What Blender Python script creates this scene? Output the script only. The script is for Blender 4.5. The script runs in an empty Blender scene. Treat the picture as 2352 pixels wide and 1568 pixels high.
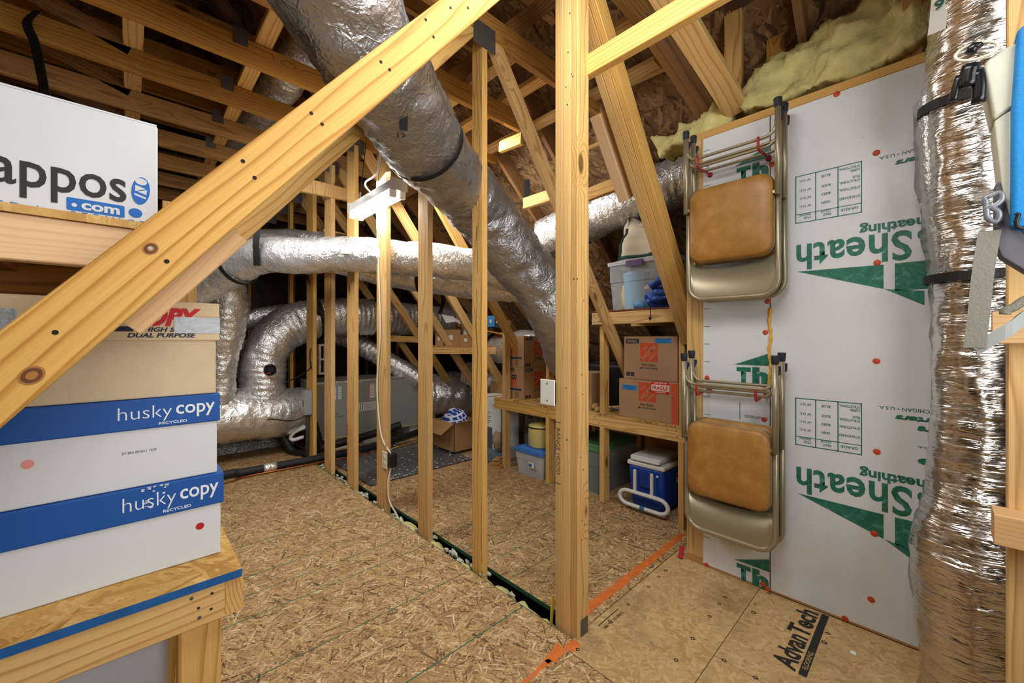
import bpy, bmesh, math, random
from mathutils import Vector as V, Matrix, noise
random.seed(7)
sc = bpy.context.scene
COL = sc.collection
# ---------------------------------------------------------------- camera
F, CX, YH, H = 919.0, 1176.0, 776.0, 1.25
ANG = math.atan(876 / F); S, C = math.sin(ANG), math.cos(ANG)
cd = bpy.data.cameras.new('camera'); cam = bpy.data.objects.new('camera', cd); COL.objects.link(cam)
cd.sensor_width = 36; cd.lens = F / 2352 * 36; cd.shift_y = -(784 - YH) / 2352; cd.clip_start = 0.02
cam.location = (0, 0, H); cam.rotation_euler = (math.pi / 2, 0, -ANG); sc.camera = cam
# ---------------------------------------------------------------- world, lamps, added fill lights, exposure
w = bpy.data.worlds.new('world'); sc.world = w; w.use_nodes = True
w.node_tree.nodes['Background'].inputs[0].default_value = (0.05, 0.045, 0.04, 1)
w.node_tree.nodes['Background'].inputs[1].default_value = 0.3
sc.view_settings.view_transform = 'Standard'; sc.view_settings.look = 'None'
sc.view_settings.exposure = 0.15; sc.view_settings.gamma = 1.0; sc.view_settings.use_curve_mapping = False
def area(name, loc, target, sx, sy, power, col):
    l = bpy.data.lights.new(name, 'AREA'); l.shape = 'RECTANGLE'; l.size = sx; l.size_y = sy; l.energy = power; l.color = col
    o = bpy.data.objects.new(name, l); COL.objects.link(o); o.location = loc
    o.rotation_euler = (V(target) - V(loc)).to_track_quat('-Z', 'Y').to_euler(); return o
area('tube_lamp_overhead', (0.72, 0.42, 2.62), (1.05, 1.1, 0.6), 0.5, 1.2, 25, (1.0, 0.985, 0.95))
area('lamp_behind', (0.35, -1.7, 2.1), (1.0, 1.6, 1.1), 1.3, 1.0, 19, (1.0, 0.99, 0.97))
area('fill_bounce', (0.5, -0.9, 1.5), (0.7, 2.2, 3.4), 1.2, 1.2, 26, (1.0, 0.98, 0.95))  # added fill aimed upwards, lifts the ceiling timbers; no fixture here
area('fill_storage_aisle', (1.75, 2.75, 2.6), (2.5, 2.2, 0.6), 0.6, 1.2, 28, (1.0, 0.98, 0.95))  # unseen fill added to brighten the shelves and boxes, not a fixture
area('fill_far_end', (0.35, 2.9, 2.3), (1.15, 4.1, 0.0), 0.4, 0.9, 24, (1.0, 0.98, 0.95))  # made-up fill for the air handler and far ducts, no lamp hangs there
# ---------------------------------------------------------------- helpers
def at(px, py, x=None, y=None, z=None, d=None):
    l = (px - CX) / F; r = (S + l * C, C - l * S, -(py - YH) / F)
    t = x / r[0] if x is not None else y / r[1] if y is not None else (z - H) / r[2] if z is not None else d
    return V((r[0] * t, r[1] * t, H + r[2] * t))
W = {}
def put(o, parent, Mw):
    COL.objects.link(o); W[o.name] = Mw
    if parent is not None:
        o.parent = parent; o.matrix_basis = W[parent.name].inverted() @ Mw
    else: o.matrix_basis = Mw
    return o
def tag(o, label=None, cat=None, group=None, kind=None):
    for k, v in (('label', label), ('category', cat), ('group', group), ('kind', kind)):
        if v: o[k] = v
    return o
def thing(name, label, cat, loc=(0, 0, 0), group=None, rz=0):
    o = bpy.data.objects.new(name, None); o.empty_display_size = 0.05
    put(o, None, Matrix.Translation(V(loc)) @ Matrix.Rotation(rz, 4, 'Z')); return tag(o, label, cat, group)
def struct(name):
    o = bpy.data.objects.new(name, None); put(o, None, Matrix.Identity(4)); o['kind'] = 'structure'; return o
class M:
    def __init__(s): s.v = []; s.f = []; s.m = []; s.mi = 0
    def add(s, vs, fs):
        n = len(s.v); s.v += [V(a) for a in vs]; s.f += [[i + n for i in f] for f in fs]; s.m += [s.mi] * len(fs); return s
    def hexa(s, b, t):   # 4 bottom, 4 top points (ccw from above)
        return s.add(list(b) + list(t), [(3, 2, 1, 0), (4, 5, 6, 7), (0, 1, 5, 4), (1, 2, 6, 5), (2, 3, 7, 6), (3, 0, 4, 7)])
    def box(s, a, b):
        x0, x1 = sorted((a[0], b[0])); y0, y1 = sorted((a[1], b[1])); z0, z1 = sorted((a[2], b[2]))
        q = [(x0, y0), (x1, y0), (x1, y1), (x0, y1)]
        return s.hexa([(x, y, z0) for x, y in q], [(x, y, z1) for x, y in q])
    def prism(s, poly, vec):
        n = len(poly); vec = V(vec); p = [V(a) for a in poly]
        return s.add(p + [a + vec for a in p], [tuple(range(n))[::-1], tuple(range(n, 2 * n))] + [(i, (i + 1) % n, n + (i + 1) % n, n + i) for i in range(n)])
    def cyl(s, p0, p1, r0, r1=None, n=16):
        p0, p1 = V(p0), V(p1); r1 = r0 if r1 is None else r1
        q = (p1 - p0).to_track_quat('Z', 'Y'); ring = [q @ V((math.cos(2 * math.pi * i / n), math.sin(2 * math.pi * i / n), 0)) for i in range(n)]
        return s.add([p0 + a * r0 for a in ring] + [p1 + a * r1 for a in ring], [tuple(range(n))[::-1], tuple(range(n, 2 * n))] + [(i, (i + 1) % n, n + (i + 1) % n, n + i) for i in range(n)])
    def lathe(s, base, prof, n=32, axis=(0, 0, 1)):
        q = V(axis).to_track_quat('Z', 'Y'); vs = []; fs = []
        for r, z in prof:
            for i in range(n):
                a = 2 * math.pi * i / n; vs.append(V(base) + q @ V((r * math.cos(a), r * math.sin(a), z)))
        for j in range(len(prof) - 1):
            for i in range(n): fs.append((j * n + i, j * n + (i + 1) % n, (j + 1) * n + (i + 1) % n, (j + 1) * n + i))
        fs.append(tuple(range(n))[::-1]); fs.append(tuple(range((len(prof) - 1) * n, len(prof) * n)))
        return s.add(vs, fs)
    def tube(s, pts, r, n=10, closed=False, flat=None, disp=None, caps=True):
        pts = [V(p) for p in pts]; N = len(pts); rr = r if isinstance(r, (list, tuple)) else [r] * N
        vs = []; fs = []; nrm = None; L = 0.0
        for i, p in enumerate(pts):
            a = pts[(i - 1) % N] if (closed or i > 0) else p; b = pts[(i + 1) % N] if (closed or i < N - 1) else p
            t = (b - a).normalized()
            if nrm is None:
                nrm = t.cross(V((0, 0, 1)))
                if nrm.length < 0.1: nrm = t.cross(V((1, 0, 0)))
                nrm.normalize()
            nrm = (nrm - t * nrm.dot(t)).normalized(); bn = t.cross(nrm)
            if i: L += (p - pts[i - 1]).length
            for k in range(n):
                ang = 2 * math.pi * k / n; ra, rb = (rr[i], rr[i]) if flat is None else flat
                q = rr[i] if disp is None else rr[i] + disp(L, ang, p)
                vs.append(p + nrm * (math.cos(ang) * (q if flat is None else ra)) + bn * (math.sin(ang) * (q if flat is None else rb)))
        for i in range(N if closed else N - 1):
            j = (i + 1) % N
            for k in range(n): fs.append((i * n + k, i * n + (k + 1) % n, j * n + (k + 1) % n, j * n + k))
        if caps and not closed: fs += [tuple(range(n))[::-1], tuple(range((N - 1) * n, N * n))]
        return s.add(vs, fs)
    def build(s, name, mats, parent=None, origin=None, smooth=False, bevel=0, seg=2, subsurf=0, auto=None):
        if origin is None:
            xs = [[a[i] for a in s.v] for i in range(3)]
            origin = V(((min(xs[0]) + max(xs[0])) / 2, (min(xs[1]) + max(xs[1])) / 2, min(xs[2])))
        origin = V(origin); me = bpy.data.meshes.new(name); me.from_pydata([tuple(a - origin) for a in s.v], [], s.f)
        if not isinstance(mats, (list, tuple)): mats = [mats]
        for m in mats: me.materials.append(m)
        if len(mats) > 1: me.polygons.foreach_set('material_index', s.m)
        if smooth: me.polygons.foreach_set('use_smooth', [True] * len(me.polygons))
        b_ = bmesh.new(); b_.from_mesh(me); bmesh.ops.recalc_face_normals(b_, faces=b_.faces); b_.to_mesh(me); b_.free()
        me.update(); o = bpy.data.objects.new(name, me); put(o, parent, Matrix.Translation(origin))
        if bevel:
            b = o.modifiers.new('bevel', 'BEVEL'); b.width = bevel; b.segments = seg; b.limit_method = 'ANGLE'; b.angle_limit = 0.6
            if smooth: o.modifiers.new('wn', 'WEIGHTED_NORMAL')
        if subsurf: b = o.modifiers.new('sub', 'SUBSURF'); b.levels = b.render_levels = subsurf
        return o
def spl(pts, step=0.02):   # Catmull-Rom through points
    P = [V(p) for p in pts]; P = [P[0] * 2 - P[1]] + P + [P[-1] * 2 - P[-2]]; out = []
    for i in range(1, len(P) - 2):
        n = max(2, int((P[i + 1] - P[i]).length / step))
        for k in range(n):
            t = k / n; a, b, c, d = P[i - 1], P[i], P[i + 1], P[i + 2]
            out.append(0.5 * ((2 * b) + (c - a) * t + (2 * a - 5 * b + 4 * c - d) * t * t + (3 * b - a - 3 * c + d) * t ** 3))
    out.append(P[-2]); return out
def lumber(name, p0, p1, w, t, wdir, mat, parent=None, ch=0.0025):
    """board from p0 to p1 (centre line), width w along wdir, thickness t; local Z runs along the grain"""
    p0, p1 = V(p0), V(p1); z = (p1 - p0).normalized(); x = V(wdir); x = (x - z * x.dot(z)).normalized(); y = z.cross(x)
    L = (p1 - p0).length; a, b = w / 2, t / 2
    pr = [(a - ch, -b), (a, -b + ch), (a, b - ch), (a - ch, b), (-a + ch, b), (-a, b - ch), (-a, -b + ch), (-a + ch, -b)]
    me = bpy.data.meshes.new(name); n = 8
    me.from_pydata([(u, v, 0) for u, v in pr] + [(u, v, L) for u, v in pr], [], [tuple(range(n))[::-1], tuple(range(n, 2 * n))] + [(i, (i + 1) % n, n + (i + 1) % n, n + i) for i in range(n)])
    me.materials.append(mat); o = bpy.data.objects.new(name, me)
    Mw = Matrix(((x.x, y.x, z.x, p0.x), (x.y, y.y, z.y, p0.y), (x.z, y.z, z.z, p0.z), (0, 0, 0, 1)))
    return put(o, parent, Mw)
def txt(s, o, R, U, w, h, mat, parent, bold=0.0, shear=0.0, name='lettering', space=1.0, keep=False, eps=0.0008):
    """flat print: the string fitted into a w x h box whose lower left corner is o"""
    cu = bpy.data.curves.new('t', 'FONT'); cu.body = s; cu.size = 1; cu.offset = bold; cu.shear = shear; cu.space_character = space
    cu.resolution_u = 3; tmp = bpy.data.objects.new('t', cu); me = bpy.data.meshes.new_from_object(tmp)
    bpy.data.objects.remove(tmp); bpy.data.curves.remove(cu)
    xs = [v.co.x for v in me.vertices]; ys = [v.co.y for v in me.vertices]; x0, y0 = min(xs), min(ys)
    sx = w / (max(xs) - x0); sy = h / (max(ys) - y0)
    R, U, o = V(R).normalized(), V(U).normalized(), V(o); N = R.cross(U)
    for v in me.vertices: v.co = R * ((v.co.x - x0) * sx) + U * ((v.co.y - y0) * sy)
    me.materials.clear(); me.materials.append(mat); me.name = name
    ob = bpy.data.objects.new(name, me); return put(ob, parent, Matrix.Translation(o + N * eps))
def patch(name, o, R, U, w, h, mat, parent, eps=0.0006, th=0.0004, rr=0.0):
    R, U, o = V(R).normalized(), V(U).normalized(), V(o); N = R.cross(U)
    if rr:
        pl = [(cx + rr * math.cos(a0 + k * math.pi / 8), cy + rr * math.sin(a0 + k * math.pi / 8)) for cx, cy, a0 in ((w - rr, h - rr, 0), (rr, h - rr, math.pi / 2), (rr, rr, math.pi), (w - rr, rr, 1.5 * math.pi)) for k in range(5)]
    else: pl = [(0, 0), (w, 0), (w, h), (0, h)]
    m = M(); m.prism([o + N * (eps - th) + R * a + U * b for a, b in pl], N * th); return m.build(name, mat, parent)
def disc(name, c, N, r, mat, parent, th=0.0005, n=20, rin=0):
    N = V(N).normalized(); m = M()
    if rin:
        q = N.to_track_quat('Z', 'Y'); vs = []; fs = []
        for i in range(n):
            a = 2 * math.pi * i / n; e = q @ V((math.cos(a), math.sin(a), 0)); vs += [V(c) + e * r + N * th, V(c) + e * rin + N * th]
        fs = [(2 * i, (2 * i + 2) % (2 * n), (2 * i + 3) % (2 * n), 2 * i + 1) for i in range(n)]
        m.add(vs, fs)
    else: m.cyl(V(c), V(c) + N * th, r, r, n)
    return m.build(name, mat, parent)
# ---------------------------------------------------------------- materials
def srgb(h):
    h = h.lstrip('#'); c = [int(h[i:i + 2], 16) / 255 for i in (0, 2, 4)]
    return tuple(x / 12.92 if x <= 0.04045 else ((x + 0.055) / 1.055) ** 2.4 for x in c) + (1,)
class NT:
    def __init__(s, name):
        s.m = bpy.data.materials.new(name); s.m.use_nodes = True; s.t = s.m.node_tree; s.b = s.t.nodes['Principled BSDF']
    def n(s, typ, **k):
        nd = s.t.nodes.new('ShaderNode' + typ)
        for a, v in k.items():
            if a[0] == '_': setattr(nd, a[1:], v)
            else:
                key = int(a[1:]) if a[0] == 'i' and a[1:].isdigit() else a.replace('__', ' ')
                if hasattr(v, 'is_output') or isinstance(v, bpy.types.NodeSocket): s.t.links.new(v, nd.inputs[key])
                else: nd.inputs[key].default_value = v
        return nd
    def set(s, **k):
        for a, v in k.items():
            key = a.replace('__', ' ')
            if isinstance(v, bpy.types.NodeSocket): s.t.links.new(v, s.b.inputs[key])
            else: s.b.inputs[key].default_value = v
        return s
    def math(s, op, a, b=0.0, c=0.0): return s.n('Math', _operation=op, i0=a, i1=b, i2=c).outputs[0]
    def mix(s, f, a, b, bl='MIX'):
        nd = s.t.nodes.new('ShaderNodeMix'); nd.data_type = 'RGBA'; nd.blend_type = bl
        for k, v in ((0, f), (6, a), (7, b)):
            if isinstance(v, bpy.types.NodeSocket): s.t.links.new(v, nd.inputs[k])
            else: nd.inputs[k].default_value = v
        return nd.outputs[2]
    def ramp(s, f, *st):
        nd = s.t.nodes.new('ShaderNodeValToRGB'); s.t.links.new(f, nd.inputs[0]); e = nd.color_ramp.elements
        while len(e) < len(st): e.new(0.5)
        for i, (p, c) in enumerate(st): e[i].position = p; e[i].color = c
        return nd.outputs[0]
    def bump(s, h, st=0.3, dist=0.01): s.set(Normal=s.n('Bump', Strength=st, Distance=dist, Height=h).outputs[0]); return s
def plain(name, col, rough=0.6, metal=0.0, spec=0.4, var=0.0, vs=8.0, bump=0.0, bs=60.0, alpha=1.0, **k):
    n = NT(name); c = srgb(col) if isinstance(col, str) else col
    if var or bump:
        o = n.n('TexCoord').outputs['Object']; ns = n.n('TexNoise', Vector=o, Scale=vs, Detail=4.0).outputs[0]
        d = tuple(x * (1 - var) for x in c[:3]) + (1,); n.set(Base__Color=n.ramp(ns, (0.3, d), (0.7, c)))
        if bump: n.bump(n.n('TexNoise', Vector=o, Scale=bs, Detail=3.0).outputs[0], bump, 0.004)
    else: n.set(Base__Color=c)
    n.set(Roughness=rough, Metallic=metal, Specular__IOR__Level=spec, Alpha=alpha, **k); return n.m
def wood(name, light, dark, knot='#5a3212', knots=1.0, rings=38.0, rough=0.62, contrast=1.0):
    n = NT(name); o = n.n('TexCoord').outputs['Object']; rnd = n.n('ObjectInfo').outputs['Random']
    off = n.n('CombineXYZ', X=n.math('MULTIPLY', rnd, 0.35), Y=n.math('MULTIPLY_ADD', rnd, 0.9, 0.05), Z=n.math('MULTIPLY', rnd, 37.0)).outputs[0]
    p = n.n('VectorMath', _operation='ADD', i0=o, i1=off).outputs[0]
    ps = n.n('Mapping', Vector=p, Scale=(1, 1, 0.16)).outputs[0]
    lo = n.n('TexNoise', Vector=ps, Scale=5.0, Detail=2.0).outputs[1]
    lo = n.n('VectorMath', _operation='SUBTRACT', i0=lo, i1=(0.5, 0.5, 0.5)).outputs[0]
    lo = n.n('VectorMath', _operation='SCALE', i0=lo, Scale=0.075).outputs[0]
    # knots: sparse cells; the grain bends around them
    kp = n.n('Mapping', Vector=p, Scale=(5.5, 5.5, 2.2)).outputs[0]
    vo = n.n('TexVoronoi', Vector=kp, Scale=1.0, Randomness=1.0); kd = vo.outputs['Distance']; kc = n.n('SeparateColor', Color=vo.outputs['Color']).outputs[0]
    on = n.math('GREATER_THAN', kc, 1.0 - 0.42 * knots)
    near = n.math('MULTIPLY', n.n('MapRange', _interpolation_type='SMOOTHSTEP', Value=kd, i1=0.05, i2=0.33, i3=1.0, i4=0.0).outputs[0], on)
    q = n.n('VectorMath', _operation='ADD', i0=p, i1=lo).outputs[0]
    wq = n.n('Mapping', Vector=q, Scale=(1, 1, 0.03)).outputs[0]
    wq = n.n('VectorMath', _operation='ADD', i0=wq, i1=n.n('CombineXYZ', X=n.math('MULTIPLY', near, 0.035), Y=n.math('MULTIPLY', near, 0.02)).outputs[0]).outputs[0]
    wv = n.n('TexWave', _wave_type='RINGS', _rings_direction='Z', _wave_profile='SAW', Vector=wq, Scale=rings, Distortion=1.8, Detail=2.0, Detail__Scale=1.2).outputs[1]
    g = n.ramp(wv, (0.0, (0, 0, 0, 1)), (0.62, (0.12, 0.12, 0.12, 1)), (0.9, (1, 1, 1, 1)), (1.0, (0.05, 0.05, 0.05, 1)))
    fine = n.n('TexNoise', Vector=n.n('Mapping', Vector=p, Scale=(1, 1, 0.02)).outputs[0], Scale=260.0, Detail=3.0).outputs[0]
    L, D = srgb(light), srgb(dark)
    f = n.math('MULTIPLY', n.math('ADD', n.math('MULTIPLY', g, 0.85), n.math('MULTIPLY', n.math('SUBTRACT', fine, 0.42), 0.7)), contrast)
    c = n.mix(f, L, D)
    tone = n.math('MULTIPLY_ADD', n.math('FRACT', n.math('MULTIPLY', rnd, 17.3)), 0.24, 0.88)
    c = n.n('HueSaturation', Color=c, Value=tone, Saturation=n.math('MULTIPLY_ADD', rnd, 0.15, 0.92)).outputs[0]
    blot = n.n('TexNoise', Vector=ps, Scale=9.0, Detail=3.0).outputs[0]
    c = n.mix(n.n('MapRange', Value=blot, i1=0.52, i2=0.8, i3=0.0, i4=0.3).outputs[0], c, srgb('#b07b3c'))
    kk = n.math('MULTIPLY', n.n('MapRange', _interpolation_type='SMOOTHSTEP', Value=kd, i1=0.075, i2=0.125, i3=1.0, i4=0.0).outputs[0], on)
    c = n.mix(n.math('MULTIPLY', near, 0.25), c, D)
    c = n.mix(n.math('MULTIPLY', kk, 0.85), c, srgb(knot))
    n.set(Base__Color=c, Roughness=rough, Specular__IOR__Level=0.25); n.bump(f, 0.12, 0.002); return n.m
def osb(name, cols, size=1.0, dirt=0.0, flake=(9, 85), rough=0.75):
    """oriented strand board: five layers of long Voronoi flakes, the flake with the highest random number lies on top"""
    n = NT(name); o = n.n('TexCoord').outputs['Object']; wob = n.n('TexNoise', Vector=o, Scale=9.0, Detail=2.0).outputs[1]
    wob = n.n('VectorMath', _operation='SCALE', i0=n.n('VectorMath', _operation='SUBTRACT', i0=wob, i1=(0.5, 0.5, 0.5)).outputs[0], Scale=0.03).outputs[0]
    o2 = n.n('VectorMath', _operation='ADD', i0=o, i1=wob).outputs[0]; best = None; val = None
    for i, (a, s1, s2) in enumerate(((0.15, 1, 1), (0.75, 1.3, 1.2), (1.35, .9, .8), (2.05, 1.15, 1.1), (2.7, 1.4, 1.5), (1.0, 2.2, 2.0))):
        r1 = n.n('VectorRotate', _rotation_type='Z_AXIS', Vector=o2, Angle=a).outputs[0]
        mp = n.n('Mapping', Vector=r1, Location=(i * 3.3, i * 7.1, 0), Scale=(flake[0] * s1 * size, flake[1] * s2 * size * 0.62, 0)).outputs[0]
        vo = n.n('TexVoronoi', _voronoi_dimensions='2D', Vector=mp, Scale=1.0); sp = n.n('SeparateColor', Color=vo.outputs['Color'])
        r, g = sp.outputs[0], sp.outputs[1]
        if best is None: best, val = r, g
        else:
            gt = n.math('GREATER_THAN', r, best)
            val = n.math('ADD', n.math('MULTIPLY', g, gt), n.math('MULTIPLY', val, n.math('SUBTRACT', 1.0, gt))); best = n.math('MAXIMUM', best, r)
    c = n.ramp(val, *[(p, srgb(h)) for p, h in cols])
    fib = n.n('TexNoise', Vector=o, Scale=160.0 * size, Detail=4.0).outputs[0]
    c = n.mix(n.n('MapRange', Value=fib, i1=0.35, i2=0.75, i3=0.0, i4=0.35).outputs[0], c, tuple(x * 0.6 for x in srgb(cols[1][1])[:3]) + (1,))
    if dirt:
        dn = n.n('TexNoise', Vector=o, Scale=2.6, Detail=6.0, Roughness=0.62).outputs[0]
        c = n.mix(n.n('MapRange', Value=dn, i1=0.5, i2=0.78, i3=0.0, i4=dirt).outputs[0], c, srgb('#6b5230'))
    n.set(Base__Color=c, Roughness=rough, Specular__IOR__Level=0.2); n.bump(val, 0.18, 0.0015); return n.m
def foil(name, col=(0.78, 0.77, 0.75, 1), rough=0.2, bs=24.0, st=0.6, stretch=(1, 1, 1), fine=0.3, dist=0.01, metal=0.8):
    n = NT(name); o = n.n('Mapping', Vector=n.n('TexCoord').outputs['Object'], Scale=stretch).outputs[0]
    a = n.n('TexNoise', Vector=o, Scale=bs, Detail=3.0, Roughness=0.55, Distortion=1.8).outputs[0]
    v = n.n('TexVoronoi', _feature='DISTANCE_TO_EDGE', Vector=n.n('VectorMath', _operation='ADD', i0=o, i1=n.n('VectorMath', _operation='SCALE', i0=n.n('TexNoise', Vector=o, Scale=14.0).outputs[1], Scale=0.09).outputs[0]).outputs[0], Scale=bs * 0.8).outputs[0]
    h = n.math('ADD', a, n.math('MULTIPLY', n.math('MINIMUM', v, 0.10), -2.2))
    h = n.math('ADD', h, n.math('MULTIPLY', n.n('TexNoise', Vector=o, Scale=bs * 5).outputs[0], fine))
    n.set(Base__Color=col, Metallic=metal, Roughness=n.n('MapRange', Value=a, i1=0.3, i2=0.7, i3=rough * 0.75, i4=rough * 1.5).outputs[0]); n.bump(h, st, dist); return n.m
def surf(o, px, py):
    """point and outward normal of a mesh seen at a photo position"""
    Mw = W[o.name]; e = at(px, py, d=1.0) - V((0, 0, H)); e.normalize(); best = None
    for v in o.data.vertices:
        p = Mw @ v.co; q = p - V((0, 0, H)); t = q.dot(e); r = (q - e * t).length / t
        if r < 0.012 and (best is None or t < best[0]): best = (t, p, v.normal.copy())
    if best is None: return at(px, py, d=3.0), V((-S, -C, 0))
    N = best[2]; N = N if N.dot(e) < 0 else -N
    return best[1] + N * .006, N.normalized()
def sticker(o, px, py, wd, h, mat, rot=0.0, name='sticker', text=None, tm=None, off=0.002):
    c, N = surf(o, px, py); N = (N + V((-S, -C, 0)) * .6).normalized(); U = (V((0, 0, 1)) - N * N.z).normalized(); R = U.cross(N)
    if rot: R, U = R * math.cos(rot) + U * math.sin(rot), U * math.cos(rot) - R * math.sin(rot)
    org = c - R * wd / 2 - U * h / 2
    if text: return txt(text, org, R, U, wd, h, tm or mat, o, bold=.02, eps=off)
    return patch(name, org, R, U, wd, h, mat, o, eps=off, th=.001)
PINE = wood('pine', '#d9b06c', '#ac783a')
PINE2 = wood('pine_planed', '#ddb571', '#b58442', knots=0.8, rings=34)
FIR = wood('fir_scab', '#d6b184', '#bd9463', knots=0.1, rings=60, contrast=0.6)
CHORD = wood('truss_chord', '#b58444', '#835828', knots=0.8)
RAFT = wood('rafter', '#9a7148', '#6b4a2a', knots=0.6)
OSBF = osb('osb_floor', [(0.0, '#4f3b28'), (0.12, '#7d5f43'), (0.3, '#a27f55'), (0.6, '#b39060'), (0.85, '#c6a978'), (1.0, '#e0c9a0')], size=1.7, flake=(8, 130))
OSBS = osb('osb_shelf', [(0.0, '#7a5a30'), (0.15, '#b48a4c'), (0.5, '#c99f5e'), (1.0, '#dcb878')], size=0.8)
ADV = osb('flooring_panel', [(0.0, '#ad8b5c'), (0.3, '#bd9b69'), (0.7, '#c6a473'), (1.0, '#d0b182')], size=1.8, dirt=0.8, flake=(12, 60), rough=0.6)
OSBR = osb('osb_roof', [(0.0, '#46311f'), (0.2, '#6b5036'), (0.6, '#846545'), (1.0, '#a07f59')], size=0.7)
GREEN = plain('green_ink', '#2f6a52', 0.8, var=0.3, vs=30)
ORANGE = plain('orange_paint', '#d9722f', 0.7, var=0.25, vs=20)
BLACK = plain('black_ink', '#23211f', 0.8)
WOOL = plain('insulation_wool', '#d9cf8c', 1.0, spec=0.05, var=0.35, vs=14, bump=1.0, bs=90)
WOOLW = plain('white_wool', '#cfcab8', 1.0, spec=0.05, var=0.3, vs=30, bump=1.0, bs=90)
PLATE = plain('gusset_steel', '#6f6963', 0.5, 0.5, bump=0.4, bs=120, var=0.3, vs=60)
BLK = plain('black_plastic', '#18181a', 0.45)
STRAPM = plain('black_strapping', '#1b1a1a', 0.55, var=0.3, vs=40)
WHITE = plain('white_plastic', '#e4e2dc', 0.4)
Z1 = (0, 0, 1); X1 = (1, 0, 0); Y1 = (0, 1, 0); XN = (-1, 0, 0); YN = (0, -1, 0)
# ---------------------------------------------------------------- floor
floor = struct('floor')
def panel(x0, x1, y0, y1, mat, name='floor_panel', z1=0.0, th=0.018):
    m = M(); m.box((x0, y0, z1 - th), (x1, y1, z1)); return m.build(name, mat, floor)
pl = panel(-3.2, 1.266, -3.0, 1.0, OSBF); pl2 = panel(-3.2, 1.325, 1.001, 4.30, OSBF); panel(-3.2, 1.31, 4.304, 6.6, OSBF)
pr = panel(1.412, 2.54, 1.035, 6.6, OSBF); pr2 = panel(2.543, 4.9, 1.035, 6.6, OSBF)
pa = panel(1.27, 2.75, 0.594, 1.03, ADV); pb = panel(1.664, 2.278, -3.0, 0.591, ADV); pc = panel(1.27, 1.661, -3.0, 0.591, ADV)
m = M(); m.box((-3.3, -3.1, -0.30), (5, 6.7, -0.25)); m.build('subfloor', plain('dark_board', '#4a4234', 0.9, var=0.3), floor)
for x in (1.325, 1.412):   # cut edges painted green by the mill
    m = M(); m.box((x - 0.0015, 1.1, -0.018), (x + 0.0015, 4.6, 0.0004)); m.build('panel_edge', plain('mill_green', '#1f4a33', 0.8), floor)
# loose insulation lying in the slot under the studs
def fluff(m, c, sx, sy, sz, n=10, seed=0, amp=0.35):
    vs = []; fs = []
    for i in range(n + 1):
        for k in range(2 * n):
            th = math.pi * i / n; ph = math.pi * k / n
            e = V((math.sin(th) * math.cos(ph), math.sin(th) * math.sin(ph), math.cos(th)))
            q = 1 + amp * noise.noise(e * 2.3 + V((seed, 0, 0))) + amp * 0.5 * noise.noise(e * 6 + V((0, seed, 0)))
            vs.append(V(c) + V((e.x * sx, e.y * sy, e.z * sz)) * q)
    for i in range(n):
        for k in range(2 * n): fs.append((i * 2 * n + k, (i + 1) * 2 * n + k, (i + 1) * 2 * n + (k + 1) % (2 * n), i * 2 * n + (k + 1) % (2 * n)))
    return m.add(vs, fs)
m = M()
for k in range(22): fluff(m, (1.37 + random.uniform(-.012, .012), 1.2 + k * 0.155, -0.075 + random.uniform(-.02, .015)), 0.042, 0.10, 0.05, 8, k)
o = m.build('loose_insulation', WOOL, floor, smooth=True); o['kind'] = 'stuff'
m = M()
for k in range(110): fluff(m, (1.35 + random.uniform(-.03, .04), 1.3 + random.random() ** 0.8 * 2.9, -0.02 + random.uniform(-.02, .018)), 0.011, 0.021, 0.010, 5, k * 3, 1.0)
o = m.build('wool_tufts', WOOLW, floor, smooth=True); o['kind'] = 'stuff'
# printed nail lines on the boards
def line(p, x0, x1, y, wd=0.0035):
    m = M(); m.box((x0, y - wd / 2, 0), (x1, y + wd / 2, 0.0006)); m.build('guide_line', GREEN, p)
for px, py in ((857, 1164), (923, 1201), (950, 1224), (995, 1246), (1000, 1349)):
    y = at(px, py, z=0).y; line(pl2, -1.6, 1.32, y, 0.004)
for px, py in ((1000, 1524),): line(pl, -1.0, 1.26, at(px, py, z=0).y, 0.005) if at(px, py, z=0).y < 1 else line(pl2, -1.0, 1.32, at(px, py, z=0).y, 0.005)
for px, py in ((1180, 1325), (1180, 1262), (1180, 1213), (1180, 1163)): line(pr, 1.415, 2.537, at(px, py, z=0).y)
m = M(); m.box((2.15, 1.1, 0), (2.153, 3.4, 0.0006)); m.build('guide_line', GREEN, pr)
# orange paint along the panel joint
def ragged(name, p, x0, x1, ya, yb, n=40, amp=0.008):
    m = M(); vs = []; fs = []
    for i in range(n + 1):
        x = x0 + (x1 - x0) * i / n; a = ya(i / n) + random.uniform(-amp, amp); b = yb(i / n) + random.uniform(-amp, amp)
        vs += [(x, a, 0.0007), (x, b, 0.0007)]
        if i: fs.append((2 * i - 2, 2 * i, 2 * i + 1, 2 * i - 1))
    m.add(vs, fs); m.build(name, ORANGE, p)
y0 = at(1352, 1411, z=0).y; y1 = at(1352, 1384, z=0).y; ye0, ye1 = at(1572, 1232, z=0).y, at(1565, 1222, z=0).y
ragged('paint_stripe', pr, 1.42, 2.56, lambda t: y0 + (ye0 - y0) * t, lambda t: y1 + (ye1 - y1) * t, amp=0.004)
q = at(1215, 1545, z=0)
ragged('paint_stripe', pl2, 0.88, 1.18, lambda t: 1.012, lambda t: 1.022 + 0.012 * t, 20, 0.005)
ragged('paint_stripe', pl2, 1.16, 1.265, lambda t: 1.004, lambda t: 1.04 + 0.02 * t, 10, 0.005)
ragged('paint_stripe', pa, 1.27, 1.33, lambda t: 0.985, lambda t: 1.029, 6, 0.004)
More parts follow.
